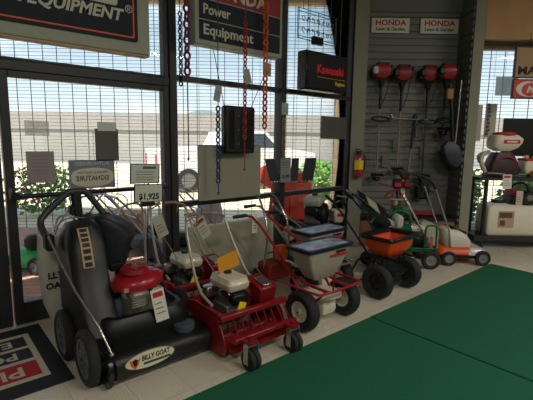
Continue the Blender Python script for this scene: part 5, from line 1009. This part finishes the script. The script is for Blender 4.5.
def hsign(lab, x0, x1, z0, z1, m_, fm):
    t = thing('hanging_sign', lab, 'sign', at(x0, 0.10, z0), DZ)
    b = MB(); b.box((0, 0, 0), (x1-x0, 0.04, z1-z0), 0.004); obj('sign_frame', b, fm, t)
    b = MB(); b.box((0.018, -0.003, 0.018), (x1-x0-0.018, -0.0005, z1-z0-0.018)); obj('sign_face', b, m_, t, smooth=False); return t
t = hsign('tan sign with dark border reading MAR at the upper right edge', 0.30, 1.25, 2.50, 2.94, mat('sign_tan', rgb(170, 132, 96), 0.6), BLACK)
text('MAR', 0.155, INK, t, (0.045, -0.004, 0.10), bold=0.035, sx=1.2, align='LEFT')
b = MB(); b.tube([(0.2, 0.02, 0.44), (0.2, 0.02, 0.64)], 0.004, 5); b.tube([(0.8, 0.02, 0.44), (0.8, 0.02, 0.64)], 0.004, 5); obj('hanging_wire', b, BLACK, t)
t = hsign('red sign with white oval emblem under the tan MAR sign', 0.30, 1.25, 2.21, 2.49, mat('sign_bright_red', rgb(205, 44, 52), 0.5), BLACK)
b = MB(); b.prism(ellipse(0.24, 0.14, 0.19, 0.11), -0.006, -0.0035, 'xz'); b.box((0.24, -0.006, 0.03), (0.9, -0.0035, 0.25)); obj('white_oval', b, PAPER, t, smooth=False)
b = MB(); b.prism(ellipse(0.24, 0.13, 0.11, 0.09), -0.009, -0.0065, 'xz'); obj('red_disc', b, mat('sign_bright_red', rgb(205, 44, 52), 0.5), t, smooth=False)
text('M', 0.13, PAPER, t, (0.25, -0.0095, 0.13), bold=0.03, shear=0.3)
b = MB(); b.tube([(0.2, 0.02, 0.28), (0.2, 0.02, 0.33)], 0.004, 5); obj('hanging_wire', b, BLACK, t)
# wire display rack behind the cart
t = thing('wire_rack', 'black wire grid panel standing behind the display cart', 'wire rack', at(-0.1, 0.50, 0), DZ)
b = MB()
for k in range(19): b.tube([(k*0.13, 0, 0.12), (k*0.13, 0, 1.0)], 0.003, 4)
for k in range(12): b.tube([(0, 0, 0.13+k*0.078), (2.34, 0, 0.13+k*0.078)], 0.003, 4)
obj('wire_grid', b, mat('wire_grey', rgb(70, 74, 72), 0.5, 0.3), t)
b = MB(); b.box((-0.01, -0.02, 0), (0.01, 0.02, 1.0)); b.box((2.33, -0.02, 0), (2.35, 0.02, 1.0)); obj('rack_feet', b, BLACK, t)
# ================================================================ MACHINES OUT ON THE PATIO
def push_mower(label, loc, rz, deckm, enginem, group=None):
    t = thing('push_mower', label, 'push mower', (loc[0], loc[1], -0.01), rz, group)
    b = MB(); b.loft([rrect(0, 0, 0.50, 0.60, 0.06, 0.35), rrect(0, 0, 0.52, 0.62, 0.12, 0.35), rrect(0, 0, 0.44, 0.50, 0.20, 0.4), rrect(0, 0, 0.30, 0.34, 0.23, 0.5)]); obj('deck', b, deckm, t)
    b = MB(); b.lathe([(0.10, 0.23), (0.13, 0.27), (0.13, 0.36), (0.09, 0.40), (0.03, 0.41)], (0, 0, 0), 'z', 20); obj('engine_cover', b, enginem, t)
    for (x, y) in ((-0.27, -0.25), (0.27, -0.25), (-0.27, 0.25), (0.27, 0.25)): wheel(t, (x, y, 0.10), 0.10, 0.05, GREYM, 0.5)
    b = MB()
    for s in (-1, 1): b.tube([(s*0.22, 0.24, 0.14), (s*0.22, 0.42, 0.42), (s*0.21, 0.75, 0.82), (s*0.2, 0.86, 0.93)], 0.012, 8, smooth=1)
    b.tube([(-0.2, 0.86, 0.93), (0.2, 0.86, 0.93)], 0.013, 8); b.tube([(-0.21, 0.62, 0.67), (0.21, 0.62, 0.67)], 0.009, 8)
    b.tube([(-0.2, 0.75, 0.82), (-0.18, 0.74, 0.94), (0.18, 0.74, 0.94), (0.2, 0.75, 0.82)], 0.006, 6, smooth=1); obj('folding_handle', b, mat('handle_silver', rgb(165, 168, 175), 0.3, 0.6), t)
    b = MB(); b.loft([rrect(0, 0.42, 0.34, 0.20, 0.18, 0.4), rrect(0, 0.50, 0.36, 0.30, 0.36, 0.4), rrect(0, 0.52, 0.30, 0.24, 0.42, 0.5)]); obj('grass_bag', b, mat('bag_grey', rgb(80, 82, 86), 0.8), t)
    return t
pm = push_mower('push mower on the patio with folded silver handle, nearest the door mullion', (2.50, 4.62), pi/2, mat('deck_charcoal', rgb(60, 62, 66), 0.4), BLACK, 'push mowers outside')
m2 = dup(pm, (2.55, 5.35, -0.01), pi/2+0.1, 'push mower on the patio, second from the door mullion')
m3 = dup(pm, (3.42, 4.66, -0.01), pi/2-0.1, 'push mower on the patio behind the hanging board')
push_mower('bright green mower with silver handles outside the door glass', (1.05, 5.55), -2.6, mat('deck_bright_green', rgb(30, 170, 70), 0.4), BLACK)
t = thing('brick_planter', 'low brown brick planter outside behind the silver mower handles', 'planter', D(-2.35, 6.55, -0.01), DZ)
b = MB(); b.box((-0.32, -0.2, 0), (0.36, 0.2, 0.40), 0.01); obj('brick_wall', b, mat('brick_brown', rgb(185, 135, 95), 0.8, noise=0.15, nscale=14), t)
b = MB()
for k in range(5): b.box((-0.325, -0.205, 0.07*k+0.06), (0.365, 0.205, 0.07*k+0.068))
obj('mortar_lines', b, mat('mortar', rgb(150, 110, 80), 0.9), t, smooth=False)
t = thing('wood_chipper', 'orange red wood chipper parked outside the right storefront window', 'wood chipper', (4.40, 4.62, -0.01), -0.85)
CO = mat('chipper_orange', rgb(222, 72, 48), 0.5, noise=0.04)
b = MB(); b.hexa([(-0.30, -0.25, 0.35), (0.02, -0.25, 0.35), (0.02, 0.25, 0.35), (-0.30, 0.25, 0.35), (-0.22, -0.22, 1.12), (0.05, -0.22, 1.12), (0.05, 0.22, 1.12), (-0.22, 0.22, 1.12)]); b.box((0.02, -0.22, 0.35), (0.36, 0.22, 0.95), 0.02); obj('hopper_body', b, CO, t)
b = MB(); b.hexa([(-0.62, -0.06, 1.02), (-0.24, -0.22, 0.84), (-0.24, 0.2, 0.84), (-0.62, 0.06, 1.02), (-0.62, -0.06, 1.07), (-0.24, -0.22, 1.25), (-0.24, 0.2, 1.25), (-0.62, 0.06, 1.07)]); obj('discharge_chute', b, CO, t)
b = MB(); b.box((0.08, -0.20, 0.95), (0.30, 0.2, 1.10), 0.02); obj('feed_door', b, mat('chipper_orange2', rgb(205, 60, 44), 0.5), t)
b = MB(); b.box((-0.35, -0.28, 0.24), (0.5, 0.28, 0.35), 0.01); b.tube([(0.5, 0, 0.28), (0.95, 0, 0.28), (0.95, 0, 0.0)], 0.025, 8); obj('chassis', b, BLACK, t)
for s in (-1, 1): wheel(t, (0.05, s*0.36, 0.22), 0.22, 0.13, CREAM, 0.5, axis='y')
t = thing('machine_cover', 'pale grey cowl shaped machine cover on the patio behind the rakes', 'machine cover', (3.60, 5.65, -0.01), 0.4)
b = MB(); b.loft([rrect(0, 0, 0.40, 0.34, 0.0, 0.3), rrect(0, 0, 0.36, 0.30, 0.45, 0.3), rrect(0.02, 0, 0.24, 0.22, 0.72, 0.5), rrect(0.03, 0, 0.14, 0.14, 0.80, 0.5)]); obj('cover', b, mat('cover_grey', rgb(150, 152, 156), 0.6), t)
